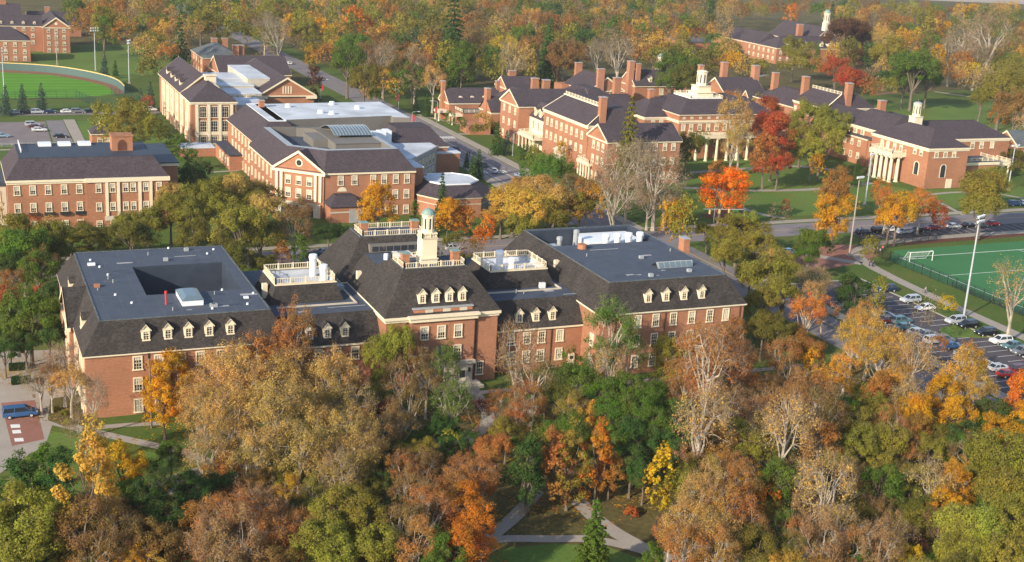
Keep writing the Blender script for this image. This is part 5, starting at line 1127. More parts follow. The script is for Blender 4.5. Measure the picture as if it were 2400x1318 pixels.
for px, py, k, c, t, a in ((1067, 350, 'sedan', 'dark blue', 'dark blue car driving on the avenue beside the crossing', 90), (1155, 400, 'sedan', 'white', 'white sedan on the avenue close to the octagonal pavilion', 90), (1132, 386, 'sedan', 'teal', 'teal car half hidden by a small tree on the avenue', 90), (1218, 412, 'sedan', 'light blue', 'pale car on the avenue above the green tree', 90), (678, 148, 'sedan', 'white', 'small white car far up the avenue', 90), (1192, 300, 'sedan', 'grey', 'dark car under shrubs near the blue spruce', 0)):
    carp(px, py, a, k, c, t, g_)
g_ = 'cars behind the domed brick hall'
for px, py, k, c, t in ((765, 590, 'sedan', 'silver', 'silver car behind the roofs right of the green tree'), (738, 598, 'suv', 'dark blue', 'dark car beside the silver one behind the roofs'), (1062, 580, 'sedan', 'silver', 'silver car right of the dome tower behind the roof'), (1800, 585, 'sedan', 'blue', 'blue car glimpsed through olive trees right of the brick chimney'), (1780, 600, 'sedan', 'silver', 'silver car glimpsed through olive trees right of the brick chimney'), (1850, 590, 'sedan', 'light blue', 'light blue car between olive and green trees')):
    carp(px, py, 10, k, c, t, g_)
g_ = 'cars along the lane by the ball park'
cs = ['black', 'silver', 'black', 'silver', 'dark blue', 'white', 'grey', 'black', 'grey', 'white']
for i, px in enumerate((8, 36, 62, 88, 118, 158, 182, 208, 334, 352)):
    carp(px, 264-i*0.5 if px < 300 else 257, 4+crng.uniform(-3, 3), 'suv' if i % 3 == 0 else 'sedan', cs[i], f"{cs[i]} car by the ball park lane, {['first', 'second', 'third', 'fourth', 'fifth', 'sixth', 'seventh', 'eighth', 'ninth', 'tenth'][i]} from the left", g_)
g_ = 'cars in the pale parking lot'
for px, py, k, c, t in ((76, 292, 'suv', 'silver', 'silver car, upper of the three grouped in the pale lot'), (84, 297, 'sedan', 'maroon', 'maroon car between two pale cars in the pale lot'), (92, 304, 'sedan', 'white', 'white car, lowest of the three grouped in the pale lot'), (142, 319, 'sedan', 'black', 'black car driving out of the pale lot'), (4, 318, 'sedan', 'light blue', 'light car cut by the left edge in the pale lot')):
    carp(px, py, 4, k, c, t, g_)

# ================================================================== TREES
TR = np.random.default_rng(11)
def unit(v): return v/(np.linalg.norm(v, axis=-1, keepdims=True)+1e-9)
def leaves_mesh(centres, radii, per, size, outc, flat=0.75, shell=0.55, extra_dirs=None):
    """many leaf sized quads on clumps; returns verts, faces"""
    C = np.repeat(np.array(centres), per, axis=0); Rr = np.repeat(np.array(radii), per)[:, None]; n = len(C)
    d = unit(TR.normal(size=(n, 3))); rr = shell+(1-shell)*TR.random((n, 1))**0.6
    P = C+d*Rr*rr*np.array([1, 1, flat])
    nm = unit(d*0.9+unit(C-np.array(outc))*0.35+TR.normal(size=(n, 3))*0.42+np.array([0, 0, 0.25]))
    a = unit(np.cross(nm, TR.normal(size=(n, 3)))); b = np.cross(nm, a)
    s = size*(0.6+0.8*TR.random((n, 1))); l = s*(1.0+0.5*TR.random((n, 1)))
    V = np.stack([P-a*s*0.5, P-b*l*0.5, P+a*s*0.5, P+b*l*0.5], axis=1).reshape(-1, 3)
    return V
def twig_verts(tips, outc, per, length, wd, up=0.35):
    T = np.repeat(np.array(tips), per, axis=0); n = len(T); d = unit(unit(T-np.array(outc))*0.9+TR.normal(size=(n, 3))*0.65+np.array([0, 0, up]))
    st = T+TR.normal(size=(n, 3))*0.35-d*0.3; L = length*(0.5+0.8*TR.random((n, 1))); sd = unit(np.cross(d, TR.normal(size=(n, 3))))*wd
    return np.stack([st-sd*0.5, st+sd*0.5, st+d*L], axis=1).reshape(-1, 3)
def quad_mesh(name, V4, V3, mats):
    nq = len(V4)//4; n3 = len(V3)//3; V = np.concatenate([V4, V3]) if n3 else V4
    me = bpy.data.meshes.new(name); me.vertices.add(len(V)); me.vertices.foreach_set('co', V.astype(np.float32).ravel())
    me.loops.add(nq*4+n3*3); me.loops.foreach_set('vertex_index', np.arange(nq*4+n3*3, dtype=np.int32)); me.polygons.add(nq+n3)
    me.polygons.foreach_set('loop_start', np.concatenate([np.arange(nq)*4, nq*4+np.arange(n3)*3]).astype(np.int32))
    me.polygons.foreach_set('loop_total', np.concatenate([np.full(nq, 4), np.full(n3, 3)]).astype(np.int32))
    for m in mats: me.materials.append(MATS[m])
    if n3: me.polygons.foreach_set('material_index', np.concatenate([np.zeros(nq), np.ones(n3)]).astype(np.int32))
    me.update(); return me
def skeleton(seed, R, zc, RZ, ntip, trunk_r, fork, limbs, spread=1.0, upper=-0.25, tall=False):
    rg = np.random.default_rng(seed); mb = MB(); tips = []; rad_t = []
    lean = rg.normal(size=2)*0.25
    # envelope lobes: uneven outline
    lob = [(unit(rg.normal(size=3)), rg.uniform(-0.38, 0.42)) for _ in range(10)]; holes = [unit(rg.normal(size=3)) for _ in range(3)]
    def env(d): return 1+sum(a*max(0, float(np.dot(d, l)))**4 for l, a in lob)
    f0 = np.array([lean[0]*0.4, lean[1]*0.4, fork])
    top = np.array([lean[0], lean[1], zc+RZ*0.35])
    mb.tube([(0, 0, -0.3), (0.02, 0.0, 0.6), tuple(f0*0.6+np.array([0, 0, 0])), tuple(f0), tuple((f0+top)/2+rg.normal(size=3)*0.25), tuple(top)], [trunk_r*1.35, trunk_r, trunk_r*0.86, trunk_r*0.75, trunk_r*0.42, trunk_r*0.12], 6)
    nodes = []
    for k in range(limbs):
        an = 2*math.pi*(k+rg.uniform(-.3, .3))/limbs; el = rg.uniform(0.15, 0.9); d = np.array([math.cos(an)*math.cos(el), math.sin(an)*math.cos(el), math.sin(el)])
        t = rg.uniform(0, 0.7); s = f0*(1-t)+top*t*0.8+f0*t*0.2; e = np.array([0, 0, zc])+d*np.array([R, R, RZ])*env(d)*0.62
        m = s*0.5+e*0.5+np.array([0, 0, -0.08*R])+rg.normal(size=3)*0.35; q = s*0.2+e*0.8+rg.normal(size=3)*0.3
        lr = trunk_r*(0.55-0.2*t); mb.tube([tuple(s), tuple(m), tuple(q), tuple(e)], [lr, lr*0.66, lr*0.42, lr*0.2], 5)
        nodes += [(m, lr*0.5), (q, lr*0.34), (e, lr*0.2)]
    nodes += [((f0+top)/2, trunk_r*0.3), (top, trunk_r*0.15)]; NP = np.array([n[0] for n in nodes])
    for k in range(ntip):
        d = unit(rg.normal(size=3)); 
        if d[2] < upper: d[2] = -d[2]*0.8; d = unit(d)
        if any(float(np.dot(d, h_)) > 0.88 for h_ in holes): continue
        e = np.array([lean[0]*0.6, lean[1]*0.6, zc])+d*np.array([R, R, RZ])*env(d)*(rg.uniform(0.45, 0.95)**0.6)*spread
        i = int(np.argmin(np.linalg.norm(NP-e, axis=1)+rg.random(len(NP))*0.8)); s = NP[i]; lr = min(nodes[i][1]*0.7, 0.09)
        mm = s*0.5+e*0.5+rg.normal(size=3)*0.3; mb.tube([tuple(s), tuple(mm), tuple(e)], [lr, lr*0.7, lr*0.3], 3)
        tips.append(e); rad_t.append(rg.uniform(0.6, 1.4))
    return mb, np.array(tips), np.array(rad_t)
TP = {}
def make_proto(kind, i):
    sd = hash((kind, i)) % 1000 if False else (ord(kind)*17+i*31)
    if kind == 'b': R, zc, RZ, top = 5.5, 10, 6, 16; mb, t, r = skeleton(sd, R, zc, RZ, 96, 0.42, 4.0, 8); V = leaves_mesh(t, r*1.25, 170, 0.235, (0, 0, zc-1), flat=0.85, shell=0.4); T = twig_verts(t, (0, 0, zc-2), 4, 1.7, 0.04)
    elif kind == 'o': R, zc, RZ, top = 4.2, 9.0, 6.4, 15.5; mb, t, r = skeleton(sd, R, zc, RZ, 80, 0.32, 2.6, 6, upper=-0.6); V = leaves_mesh(t, r*1.05, 160, 0.22, (0, 0, zc-1), flat=0.9, shell=0.4); T = twig_verts(t, (0, 0, zc-2), 2, 1.2, 0.03)
    elif kind == 'c': R, zc, RZ, top = 2.5, 8.6, 7.2, 16; mb, t, r = skeleton(sd, R, zc, RZ, 64, 0.26, 1.8, 5, upper=-0.9); V = leaves_mesh(t, r*0.82, 130, 0.21, (0, 0, zc), flat=0.95, shell=0.35); T = twig_verts(t, (0, 0, 3), 2, 1.0, 0.04)
    elif kind == 's': R, zc, RZ, top = 5.5, 11, 6.8, 18; mb, t, r = skeleton(sd, R, zc, RZ, 100, 0.46, 4.6, 9); keep = TR.random(len(t)) < 0.85; V = leaves_mesh(t[keep], r[keep]*1.2, 88, 0.21, (0, 0, zc-1), flat=1.0, shell=0.25); T = twig_verts(t, (0, 0, zc-3), 7, 1.6, 0.04)
    elif kind == 'n': R, zc, RZ, top = 5.0, 10, 6.5, 17; mb, t, r = skeleton(sd, R, zc, RZ, 100, 0.42, 3.6, 9); V = leaves_mesh(t, r*1.3, 28, 0.2, (0, 0, zc-1), flat=1.0, shell=0.2); T = twig_verts(t, (0, 0, zc-5), 10, 2.1, 0.034, 0.4)
    elif kind == 'h': 
        R, zc, RZ, top = 1.6, 1.3, 1.2, 2.5; mb = MB().tube([(0, 0, 0), (0, 0, 1)], [.08, .04], 5); t = []; r = []
        for k in range(26): a = unit(TR.normal(size=3)); a[2] = abs(a[2]); t.append(np.array([a[0]*1.1, a[1]*1.1, 0.45+a[2]*1.3])); r.append(TR.uniform(.35, .6))
        V = leaves_mesh(t, r, 60, 0.2, (0, 0, 0.6)); T = np.zeros((0, 3))
    else:          # conifer: drooping tiers
        R, zc, RZ, top = 3.2, 7.0, 7.0, 15; mb = MB().tube([(0, 0, -0.2), (0, 0, 7), (0, 0, 14.6)], [.26, .17, .03], 6); t = []; r = []
        z = 1.0
        while z < 14.4:
            rr = R*(1-z/15.2)**0.85*TR.uniform(.85, 1.12); n = max(3, int(rr*4.2)); ph = TR.random()*6
            for k in range(n):
                a = ph+2*math.pi*k/n; q = rr*TR.uniform(.8, 1.12)
                for u in (0.4, 0.75, 1.0):
                    if q*u < 0.35 and u > 0.4: continue
                    t.append(np.array([q*u*math.cos(a), q*u*math.sin(a), z-0.28*q*u])); r.append(0.30+0.16*q*(1.1-u*.5))
            z += 0.72
        V = leaves_mesh(t, r, 20, 0.27, (0, 0, zc), flat=0.4, shell=0.3); T = np.zeros((0, 3))
    return dict(crown=quad_mesh('crown', V, T, ['leaf', 'twig']), V=V, trunk={m: mb.mesh('trunk', m) for m in ('bark', 'bark_pale')}, R=R, zc=zc, top=top)
for k_, n_ in (('b', 7), ('o', 5), ('c', 3), ('s', 7), ('n', 5), ('h', 2), ('k', 3)): TP[k_] = [make_proto(k_, i) for i in range(n_)]
PAL = {'tan': (192, 152, 88), 'goldtan': (204, 156, 70), 'olive': (142, 132, 56), 'dkolive': (116, 110, 50), 'green': (96, 120, 46), 'dgreen': (72, 98, 48), 'yellowgreen': (150, 146, 60), 'yellow': (208, 168, 44),
       'gold': (204, 146, 40), 'orange': (206, 118, 48), 'flame': (240, 122, 24), 'rust': (174, 116, 64), 'brown': (146, 108, 66), 'red': (172, 78, 52), 'maroon': (100, 60, 52), 'grey': (154, 130, 100), 'spruce': (80, 104, 90), 'pink': (160, 122, 86)}
WORD = {'flame': 'flaming orange', 'tan': 'pale tan', 'goldtan': 'golden tan', 'olive': 'olive green', 'dkolive': 'dark olive', 'green': 'mid green', 'dgreen': 'dark green', 'yellowgreen': 'yellow green', 'yellow': 'bright yellow', 'gold': 'deep gold', 'orange': 'bright orange', 'rust': 'rust coloured', 'brown': 'russet brown', 'red': 'red leaved', 'maroon': 'dark maroon', 'grey': 'greyish', 'spruce': 'blue green', 'pink': 'pinkish brown'}
FORM = {'b': 'broad tree', 'o': 'rounded tree', 'c': 'narrow upright tree', 's': 'thin leaved tree', 'n': 'nearly bare tree', 'h': 'shrub', 'k': 'conifer'}
NAMES = {'b': 'broadleaf_tree', 'o': 'rounded_tree', 'c': 'columnar_tree', 's': 'thinning_tree', 'n': 'bare_tree', 'h': 'shrub', 'k': 'conifer_tree'}
T_ = []
def tr(kind, col, *pts, asp=1.0, ground=False):
    for p in pts: T_.append((p[0], p[1], p[2], kind, col, p[3] if len(p) > 3 else asp, True))
# --- left edge and behind the left block
tr('b', 'green', (55, 580, 62), (95, 640, 50), (70, 745, 62), (20, 780, 45)); tr('b', 'olive', (25, 560, 55), (110, 570, 52), (165, 560, 44), (60, 610, 46), (15, 625, 40)); tr('b', 'dkolive', (135, 605, 38), (150, 640, 26), (80, 560, 44), (200, 585, 26), (255, 580, 28), (300, 575, 26), (350, 568, 24)); tr('s', 'tan', (10, 520, 30), (120, 545, 26))
tr('s', 'rust', (90, 640, 40), (20, 680, 34)); tr('o', 'red', (14, 700, 26), (95, 700, 22)); tr('b', 'dgreen', (120, 700, 34), (18, 640, 40), (115, 790, 40))
tr('n', 'grey', (150, 860, 48), (215, 945, 40), (95, 905, 34)); tr('s', 'tan', (165, 900, 40)); tr('h', 'olive', (150, 965, 11), (170, 948, 12), (186, 968, 12), (160, 985, 10), (132, 955, 9), (205, 975, 10)); tr('h', 'maroon', (225, 968, 14), (245, 975, 12)); tr('b', 'dgreen', (60, 810, 34), (10, 825, 34)); tr('s', 'brown', (120, 900, 34))
tr('b', 'dkolive', (210, 555, 46), (250, 560, 44), (455, 560, 44), (310, 560, 46)); tr('b', 'olive', (345, 530, 50), (400, 500, 48), (300, 535, 44), (480, 470, 54), (560, 540, 60), (520, 500, 46), (455, 515, 46))
tr('b', 'tan', (545, 455, 50), (620, 500, 44), (400, 465, 36), (590, 420+40, 40)); tr('b', 'olive', (580, 480, 44), (610, 560, 46), (640, 470, 30)); tr('b', 'dkolive', (520, 600, 40), (560, 610, 44), (615, 620, 36))
tr('s', 'brown', (690, 545, 44), (700, 500, 34), (655, 555, 30)); tr('o', 'green', (705, 590, 28), (690, 520, 24)); tr('o', 'rust', (662, 600, 24)); tr('b', 'dgreen', (770, 548, 32), (800, 545, 24))
tr('o', 'green', (422, 350, 25), (448, 385, 25)); tr('b', 'dgreen', (455, 420, 34), (430, 440, 28), (475, 400, 24)); tr('b', 'dkolive', (470, 450, 30))
tr('s', 'red', (80, 520+8, 20)); tr('h', 'red', (285, 545, 9), (50, 535, 8)); tr('s', 'brown', (195, 540, 24))
# --- around the student centre
tr('o', 'gold', (888, 485, 42), (862, 500, 30), (1048, 505, 34), (1030, 520, 26)); tr('o', 'orange', (1092, 515, 26), (1075, 530, 24)); tr('k', 'dgreen', (1036, 465, 18))
tr('c', 'green', (972, 500, 12)); tr('b', 'dkolive', (1060, 575, 30), (990, 575, 26)); tr('o', 'orange', (1145, 545, 28), (1120, 560, 22)); tr('s', 'brown', (1105, 590, 26)); tr('h', 'green', (925, 570, 16), (1080, 600, 14))
tr('b', 'goldtan', (1205, 475, 54), (1250, 500, 56), (1175, 510, 40), (1330, 500, 46)); tr('b', 'tan', (1260, 455, 46), (1300, 475, 52), (1225, 440, 34)); tr('b', 'olive', (1290, 520, 46), (1225, 540, 40), (1360, 490, 40))
tr('s', 'rust', (1340, 430, 34), (1375, 460, 36), (1330, 400, 22)); tr('o', 'gold', (1390, 475, 26)); tr('b', 'green', (1285, 405, 40), (1320, 395, 30)); tr('o', 'olive', (1255, 370, 22)); tr('o', 'gold', (1318, 355, 16))
tr('n', 'grey', (1450, 410, 60), (1540, 430, 62), (1500, 380, 50), (1560, 470, 50), (1440, 480, 52)); tr('n', 'pink', (1470, 450, 50), (1520, 350+130, 46)); tr('s', 'brown', (1430, 440, 40), (1570, 400, 30))
tr('k', 'dkolive', (1474, 335, 36, 1.25)); tr('b', 'dkolive', (1610, 345, 36), (1600, 300+70, 30)); tr('b', 'green', (1640, 330, 26)); tr('o', 'gold', (1590, 495, 34), (1575, 520, 26)); tr('o', 'olive', (1600, 520, 30))
tr('o', 'flame', (1690, 445, 54, .85), (1668, 452, 30), (1715, 450, 30)); tr('o', 'rust', (1680, 412, 26)); tr('s', 'tan', (1722, 290, 42, 1.2), (1735, 330, 36), (1715, 350, 34)); tr('s', 'rust', (1700, 260, 36), (1718, 245, 26))
tr('o', 'red', (1800, 270, 40), (1815, 330, 44)); tr('o', 'rust', (1795, 365, 36)); tr('b', 'red', (1800, 300, 42), (1825, 385, 34), (1790, 400, 26)); tr('b', 'olive', (1830, 240, 30), (1790, 240, 30))
tr('b', 'yellowgreen', (1900, 280, 44), (1925, 340, 46), (1945, 300, 36), (1905, 365, 34)); tr('o', 'gold', (1955, 290, 28), (1915, 390, 22)); tr('b', 'olive', (1880, 320, 40)); tr('b', 'dkolive', (1880, 350, 26))
tr('o', 'red', (1842, 482, 11)); tr('n', 'grey', (1832, 512, 26)); tr('k', 'dgreen', (2008, 405, 14))
tr('o', 'gold', (1960, 505, 40), (1940, 530, 30), (1985, 480, 28)); tr('o', 'rust', (1965, 440, 34), (1940, 450, 26)); tr('b', 'gold', (2105, 500, 42), (2120, 470, 30), (2085, 520, 32)); tr('s', 'orange', (2080, 480, 34), (2160, 480, 34), (2145, 500, 28)); tr('o', 'orange', (2065, 450, 22))
tr('o', 'red', (2200, 510, 22), (2190, 495, 16)); tr('b', 'olive', (2308, 450, 58), (2300, 490, 44)); tr('b', 'yellowgreen', (2325, 430, 40)); tr('b', 'dkolive', (2370, 370, 34), (2395, 400, 30)); tr('s', 'brown', (2345, 340, 24)); tr('o', 'rust', (2345, 275, 24))
tr('k', 'dgreen', (1166, 325, 18), (1122, 385, 16), (1094, 375, 9)); tr('k', 'spruce', (1187, 335, 13)); tr('b', 'dkolive', (1120, 305, 26), (1150, 300, 22)); tr('s', 'tan', (1130, 290, 28)); tr('h', 'maroon', (1068, 380, 8)); tr('o', 'green', (1055, 280, 14), (1084, 292, 12)); tr('h', 'green', (1000, 285, 12), (1012, 290, 10), (1225, 365, 12))
tr('k', 'dgreen', (975, 245, 10), (1000, 248, 12), (1108, 400, 18)); tr('c', 'maroon', (738, 195, 18)); tr('o', 'green', (1240, 400, 22), (1215, 355+6, 14)); tr('k', 'green', (1025, 260, 8))
tr('b', 'green', (1590, 170, 48), (1570, 195, 36)); tr('b', 'yellowgreen', (1595, 130, 28)); tr('b', 'dkolive', (1600, 190, 40))
# --- ball park side
tr('k', 'spruce', (13, 236, 15), (52, 230, 14), (97, 228, 14), (244, 152, 12, 1.2), (330, 240, 14), (352, 225, 14)); tr('k', 'dgreen', (270, 160, 8))
tr('o', 'olive', (240, 275, 28), (265, 290, 30), (300, 300, 34), (330, 285, 30), (360, 305, 24), (290, 265, 24), (385, 310, 14)); tr('o', 'yellowgreen', (255, 305, 22), (318, 275, 20), (365, 300, 20)); tr('s', 'red', (345, 245, 16), (320, 255, 14)); tr('b', 'dkolive', (300, 250, 26), (330, 262, 24))
tr('h', 'green', (420, 340, 10)); tr('o', 'green', (395, 330, 12)); tr('o', 'yellowgreen', (350, 290, 18))
# --- right of the right block, parking edge
tr('b', 'olive', (1730, 555, 60), (1690, 560, 40), (1780, 580, 44), (1660, 545, 32)); tr('b', 'yellowgreen', (1750, 540, 40), (1700, 600, 40), (1720, 570, 30)); tr('b', 'green', (1900, 565, 42), (1885, 600, 34), (1930, 580, 26))
tr('b', 'olive', (1800, 655, 60), (1835, 700, 48), (1780, 720, 44), (1850, 640, 40), (1760, 650, 40)); tr('b', 'dkolive', (1790, 770, 44), (1830, 780, 42), (1750, 610, 34)); tr('b', 'tan', (1820, 620, 36))
tr('n', 'tan', (1915, 660, 54)); tr('s', 'orange', (1890, 740, 40), (1930, 730, 32)); tr('s', 'tan', (1900, 700, 34)); tr('o', 'dgreen', (2010, 690, 42), (1980, 700, 30)); tr('o', 'olive', (2060, 700, 22), (2035, 585, 24)); tr('o', 'yellow', (2224, 714, 22)); tr('n', 'tan', (2378, 690, 56)); tr('n', 'grey', (2165, 745, 26), (2200, 760, 22))
tr('s', 'rust', (1830, 840, 46), (1850, 880, 40)); tr('b', 'rust', (1890, 830, 44), (1870, 790, 36)); tr('o', 'gold', (1900, 860, 30)); tr('s', 'goldtan', (2040, 790, 52), (2090, 820, 46), (2000, 800, 44), (2060, 860, 46), (2110, 870, 40), (1985, 850, 40)); tr('s', 'goldtan', (2020, 760, 40), (2140, 850, 36))
tr('n', 'tan', (2145, 850, 44, 1.2), (2130, 930, 46)); tr('s', 'rust', (2200, 810, 24), (2270, 830, 22)); tr('s', 'goldtan', (2240, 880, 56), (2280, 920, 46)); tr('o', 'gold', (2205, 940, 42), (2250, 985, 40)); tr('s', 'gold', (2270, 870, 40)); tr('o', 'orange', (2396, 940, 40)); tr('o', 'gold', (2390, 990, 36), (2150, 980, 40), (2120, 960, 30))
# --- directly in front of the long hall
tr('s', 'rust', (385, 800, 46), (350, 790, 30), (430, 800, 30)); tr('o', 'gold', (395, 880, 46), (385, 940, 44), (410, 840, 36), (360, 910, 30)); tr('o', 'gold', (400, 970, 30))
tr('s', 'rust', (600, 850, 60), (660, 850, 50), (690, 810, 44), (700, 860, 44), (560, 860, 50)); tr('s', 'tan', (520, 900, 62), (480, 950, 56), (590, 930, 66), (650, 920, 60), (740, 930, 62), (780, 960, 50), (700, 980, 60), (550, 990, 66), (620, 1030, 70), (700, 1060, 70), (520, 1040, 56), (780, 1040, 56), (830, 1080, 60), (760, 1110, 52))
tr('s', 'tan', (560, 900, 60, 1.15), (680, 900, 60, 1.15), (780, 900, 56, 1.2), (640, 990, 66, 1.1), (480, 1000, 54), (820, 1030, 60), (860, 1060, 50), (590, 1080, 60), (800, 900, 44), (720, 1020, 60)); tr('s', 'olive', (520, 1060, 44), (700, 1040, 46), (850, 1110, 40)); tr('s', 'goldtan', (460, 930, 40), (640, 950, 44), (580, 970, 46), (750, 1000, 48))
tr('n', 'tan', (480, 1080, 50), (820, 960, 50), (560, 1060, 46)); tr('b', 'yellowgreen', (930, 820, 40), (890, 840, 36), (900, 900, 34), (960, 810, 28)); tr('s', 'yellowgreen', (880, 800, 28)); tr('s', 'brown', (980, 850, 46), (940, 900, 52), (1000, 900, 44)); tr('b', 'maroon', (900, 970, 40), (1130, 960, 28)); tr('s', 'rust', (850, 1000, 36), (1100, 1000, 30)); tr('s', 'brown', (940, 1000, 50), (880, 1030, 50), (960, 950, 46), (830, 950, 36))
tr('s', 'green', (1045, 880, 38, 1.3), (1060, 960, 44, 1.2)); tr('b', 'dgreen', (1040, 1010, 40)); tr('o', 'yellowgreen', (1062, 1040, 28)); tr('s', 'green', (1050, 850, 30, 1.1)); tr('o', 'green', (1045, 1075, 22))
tr('n', 'brown', (1215, 850, 62, 1.15), (1250, 900, 54)); tr('s', 'rust', (1210, 980, 44), (1170, 960, 36), (1250, 950, 40), (1230, 920, 36)); tr('b', 'dkolive', (1290, 870, 30), (1310, 930, 40)); tr('b', 'green', (1280, 930, 38), (1350, 1010, 50), (1300, 1010, 40)); tr('o', 'gold', (1390, 985, 22), (1405, 1010, 20)); tr('s', 'olive', (1330, 960, 40))
tr('s', 'green', (1430, 790, 66, 1.2), (1400, 850, 52), (1470, 840, 46), (1345, 850, 30)); tr('b', 'green', (1350, 900, 52), (1400, 920, 50), (1480, 920, 50), (1310, 890, 30), (1500, 960, 52), (1440, 970, 46)); tr('n', 'tan', (1435, 880, 44, 1.3)); tr('o', 'yellowgreen', (1560, 835, 36), (1580, 850, 30)); tr('b', 'yellowgreen', (1250, 1000, 30), (1560, 890, 30))
tr('s', 'rust', (1640, 840, 60, 1.2), (1690, 830, 56, 1.2), (1610, 890, 50), (1710, 880, 56), (1660, 920, 56), (1740, 900, 40), (1600, 940, 44), (1720, 790, 40)); tr('n', 'rust', (1660, 860, 76, 1.25), (1740, 850, 50)); tr('n', 'tan', (1640, 1000, 76, 1.15)); tr('b', 'green', (1580, 960, 44), (1540, 1000, 50), (1530, 930, 40)); tr('b', 'green', (1600, 1040, 50), (1420, 1040, 44)); tr('b', 'dgreen', (1480, 1030, 50), (1550, 1060, 46)); tr('s', 'olive', (1520, 1010, 36))
tr('b', 'olive', (1720, 1020, 44), (1760, 1060, 50), (1800, 1000, 40)); tr('s', 'pink', (1700, 970, 50), (1760, 960, 46), (1620, 1080, 40)); tr('s', 'rust', (1900, 930, 56), (1850, 960, 56)); tr('s', 'brown', (1930, 980, 56), (1880, 1010, 50), (1810, 920, 40)); tr('n', 'tan', (1840, 1010, 70, 1.15), (1790, 1040, 50)); tr('s', 'gold', (1800, 1000, 30), (1960, 900, 40))
tr('b', 'olive', (1980, 1000, 46), (2010, 1050, 50), (1960, 1080, 46), (2080, 1040, 50), (2040, 960, 36)); tr('b', 'yellowgreen', (2060, 1080, 36), (2020, 920, 26)); tr('s', 'rust', (2130, 1060, 36), (2100, 1000, 40)); tr('o', 'rust', (2060, 930, 36))
# --- lower left
tr('c', 'green', (98, 1100, 38, .8)); tr('c', 'dgreen', (135, 1130, 38, .8), (60, 1170, 42)); tr('b', 'green', (15, 1160, 40)); tr('n', 'brown', (200, 1010, 44), (225, 1060, 40)); tr('c', 'goldtan', (215, 1160, 56, 1.05)); tr('s', 'tan', (210, 1120, 44), (240, 1200, 50)); tr('o', 'yellow', (290, 1095, 44), (310, 1110, 34)); tr('b', 'green', (300, 1150, 40), (350, 1100, 30), (400, 1070, 34), (420, 1130, 30))
tr('b', 'yellowgreen', (50, 1240, 80), (100, 1210, 50), (20, 1290, 60)); tr('b', 'olive', (60, 1300, 66), (130, 1290, 56)); tr('s', 'brown', (200, 1250, 70), (270, 1260, 60), (230, 1310, 60), (170, 1300, 44)); tr('b', 'dgreen', (340, 1180, 50), (400, 1220, 54), (450, 1170, 50), (520, 1150, 44), (180, 1180, 36)); tr('s', 'gold', (380, 1190, 30)); tr('b', 'brown', (360, 1290, 60), (320, 1240, 44))
tr('s', 'rust', (520, 1230, 66), (640, 1260, 60)); tr('s', 'pink', (480, 1270, 60), (570, 1280, 70), (600, 1210, 56), (520, 1310, 60)); tr('s', 'rust', (650, 1200, 50), (700, 1260, 50)); tr('b', 'brown', (690, 1300, 50), (620, 1310, 50))
tr('b', 'olive', (790, 1220, 70), (860, 1230, 66), (760, 1280, 66), (880, 1290, 60), (820, 1180, 50)); tr('b', 'yellowgreen', (840, 1200, 44), (900, 1250, 36), (780, 1320, 56)); tr('n', 'tan', (800, 1120, 56)); tr('b', 'dgreen', (900, 1140, 36), (930, 1200, 40))
tr('s', 'brown', (960, 1160, 56), (940, 1240, 60), (990, 1110, 44)); tr('s', 'rust', (1000, 1210, 56), (970, 1290, 60)); tr('s', 'rust', (950, 1110, 44), (1050, 1150, 50), (1120, 1120, 50), (1080, 1110, 40)); tr('o', 'orange', (1090, 1190, 46), (1110, 1240, 46), (1090, 1290, 50)); tr('s', 'orange', (1070, 1170, 40), (1130, 1150, 36), (1130, 1290, 36)); tr('o', 'green', (1050, 1310, 46), (1020, 1340, 40))
# --- lower middle and right
tr('c', 'dgreen', (1238, 1085, 40, .95)); tr('b', 'dgreen', (1250, 1125, 36)); tr('c', 'rust', (1298, 1060, 32, 1.1), (1310, 1110, 30)); tr('c', 'olive', (1335, 1090, 34)); tr('c', 'orange', (1400, 1080, 32, 1.05)); tr('o', 'rust', (1430, 1105, 34)); tr('b', 'olive', (1350, 1110, 32), (1260, 1030, 32)); tr('b', 'dgreen', (1480, 1090, 46), (1510, 1120, 38), (1200, 1130, 30))
tr('c', 'yellow', (1545, 1120, 32)); tr('b', 'olive', (1600, 1130, 46), (1575, 1150, 32), (1640, 1090, 40)); tr('k', 'green', (1392, 1270, 50, .95)); tr('h', 'red', (1480, 1195, 20)); tr('o', 'green', (1530, 1330, 36)); tr('b', 'yellowgreen', (1500, 1060, 34)); 
tr('s', 'tan', (1640, 1180, 56), (1610, 1240, 56), (1660, 1250, 60), (1650, 1130, 46)); tr('s', 'rust', (1600, 1290, 56), (1680, 1300, 56), (1570, 1250, 40), (1740, 1110, 40)); tr('s', 'rust', (1720, 1150, 56), (1700, 1210, 60), (1760, 1240, 56), (1700, 1100, 44)); tr('o', 'orange', (1800, 1190, 32), (1780, 1220, 28)); tr('b', 'dkolive', (1780, 1290, 56), (1740, 1270, 50))
tr('o', 'green', (1820, 1140, 44), (2065, 1150, 46)); tr('n', 'tan', (1940, 1150, 76, 1.15), (1960, 1240, 60)); tr('s', 'pink', (1900, 1200, 50), (1930, 1290, 60), (2080, 1260, 56), (2060, 1300, 56), (1880, 1120, 44)); tr('s', 'rust', (1880, 1260, 44), (2000, 1290, 50)); tr('b', 'maroon', (1870, 1170, 34), (2140, 1290, 36)); tr('n', 'tan', (2190, 1140, 60)); tr('o', 'gold', (2230, 1160, 46), (2210, 1200, 40)); tr('o', 'orange', (2250, 1140, 30)); tr('b', 'olive', (2180, 1060, 40), (2140, 1120, 36))
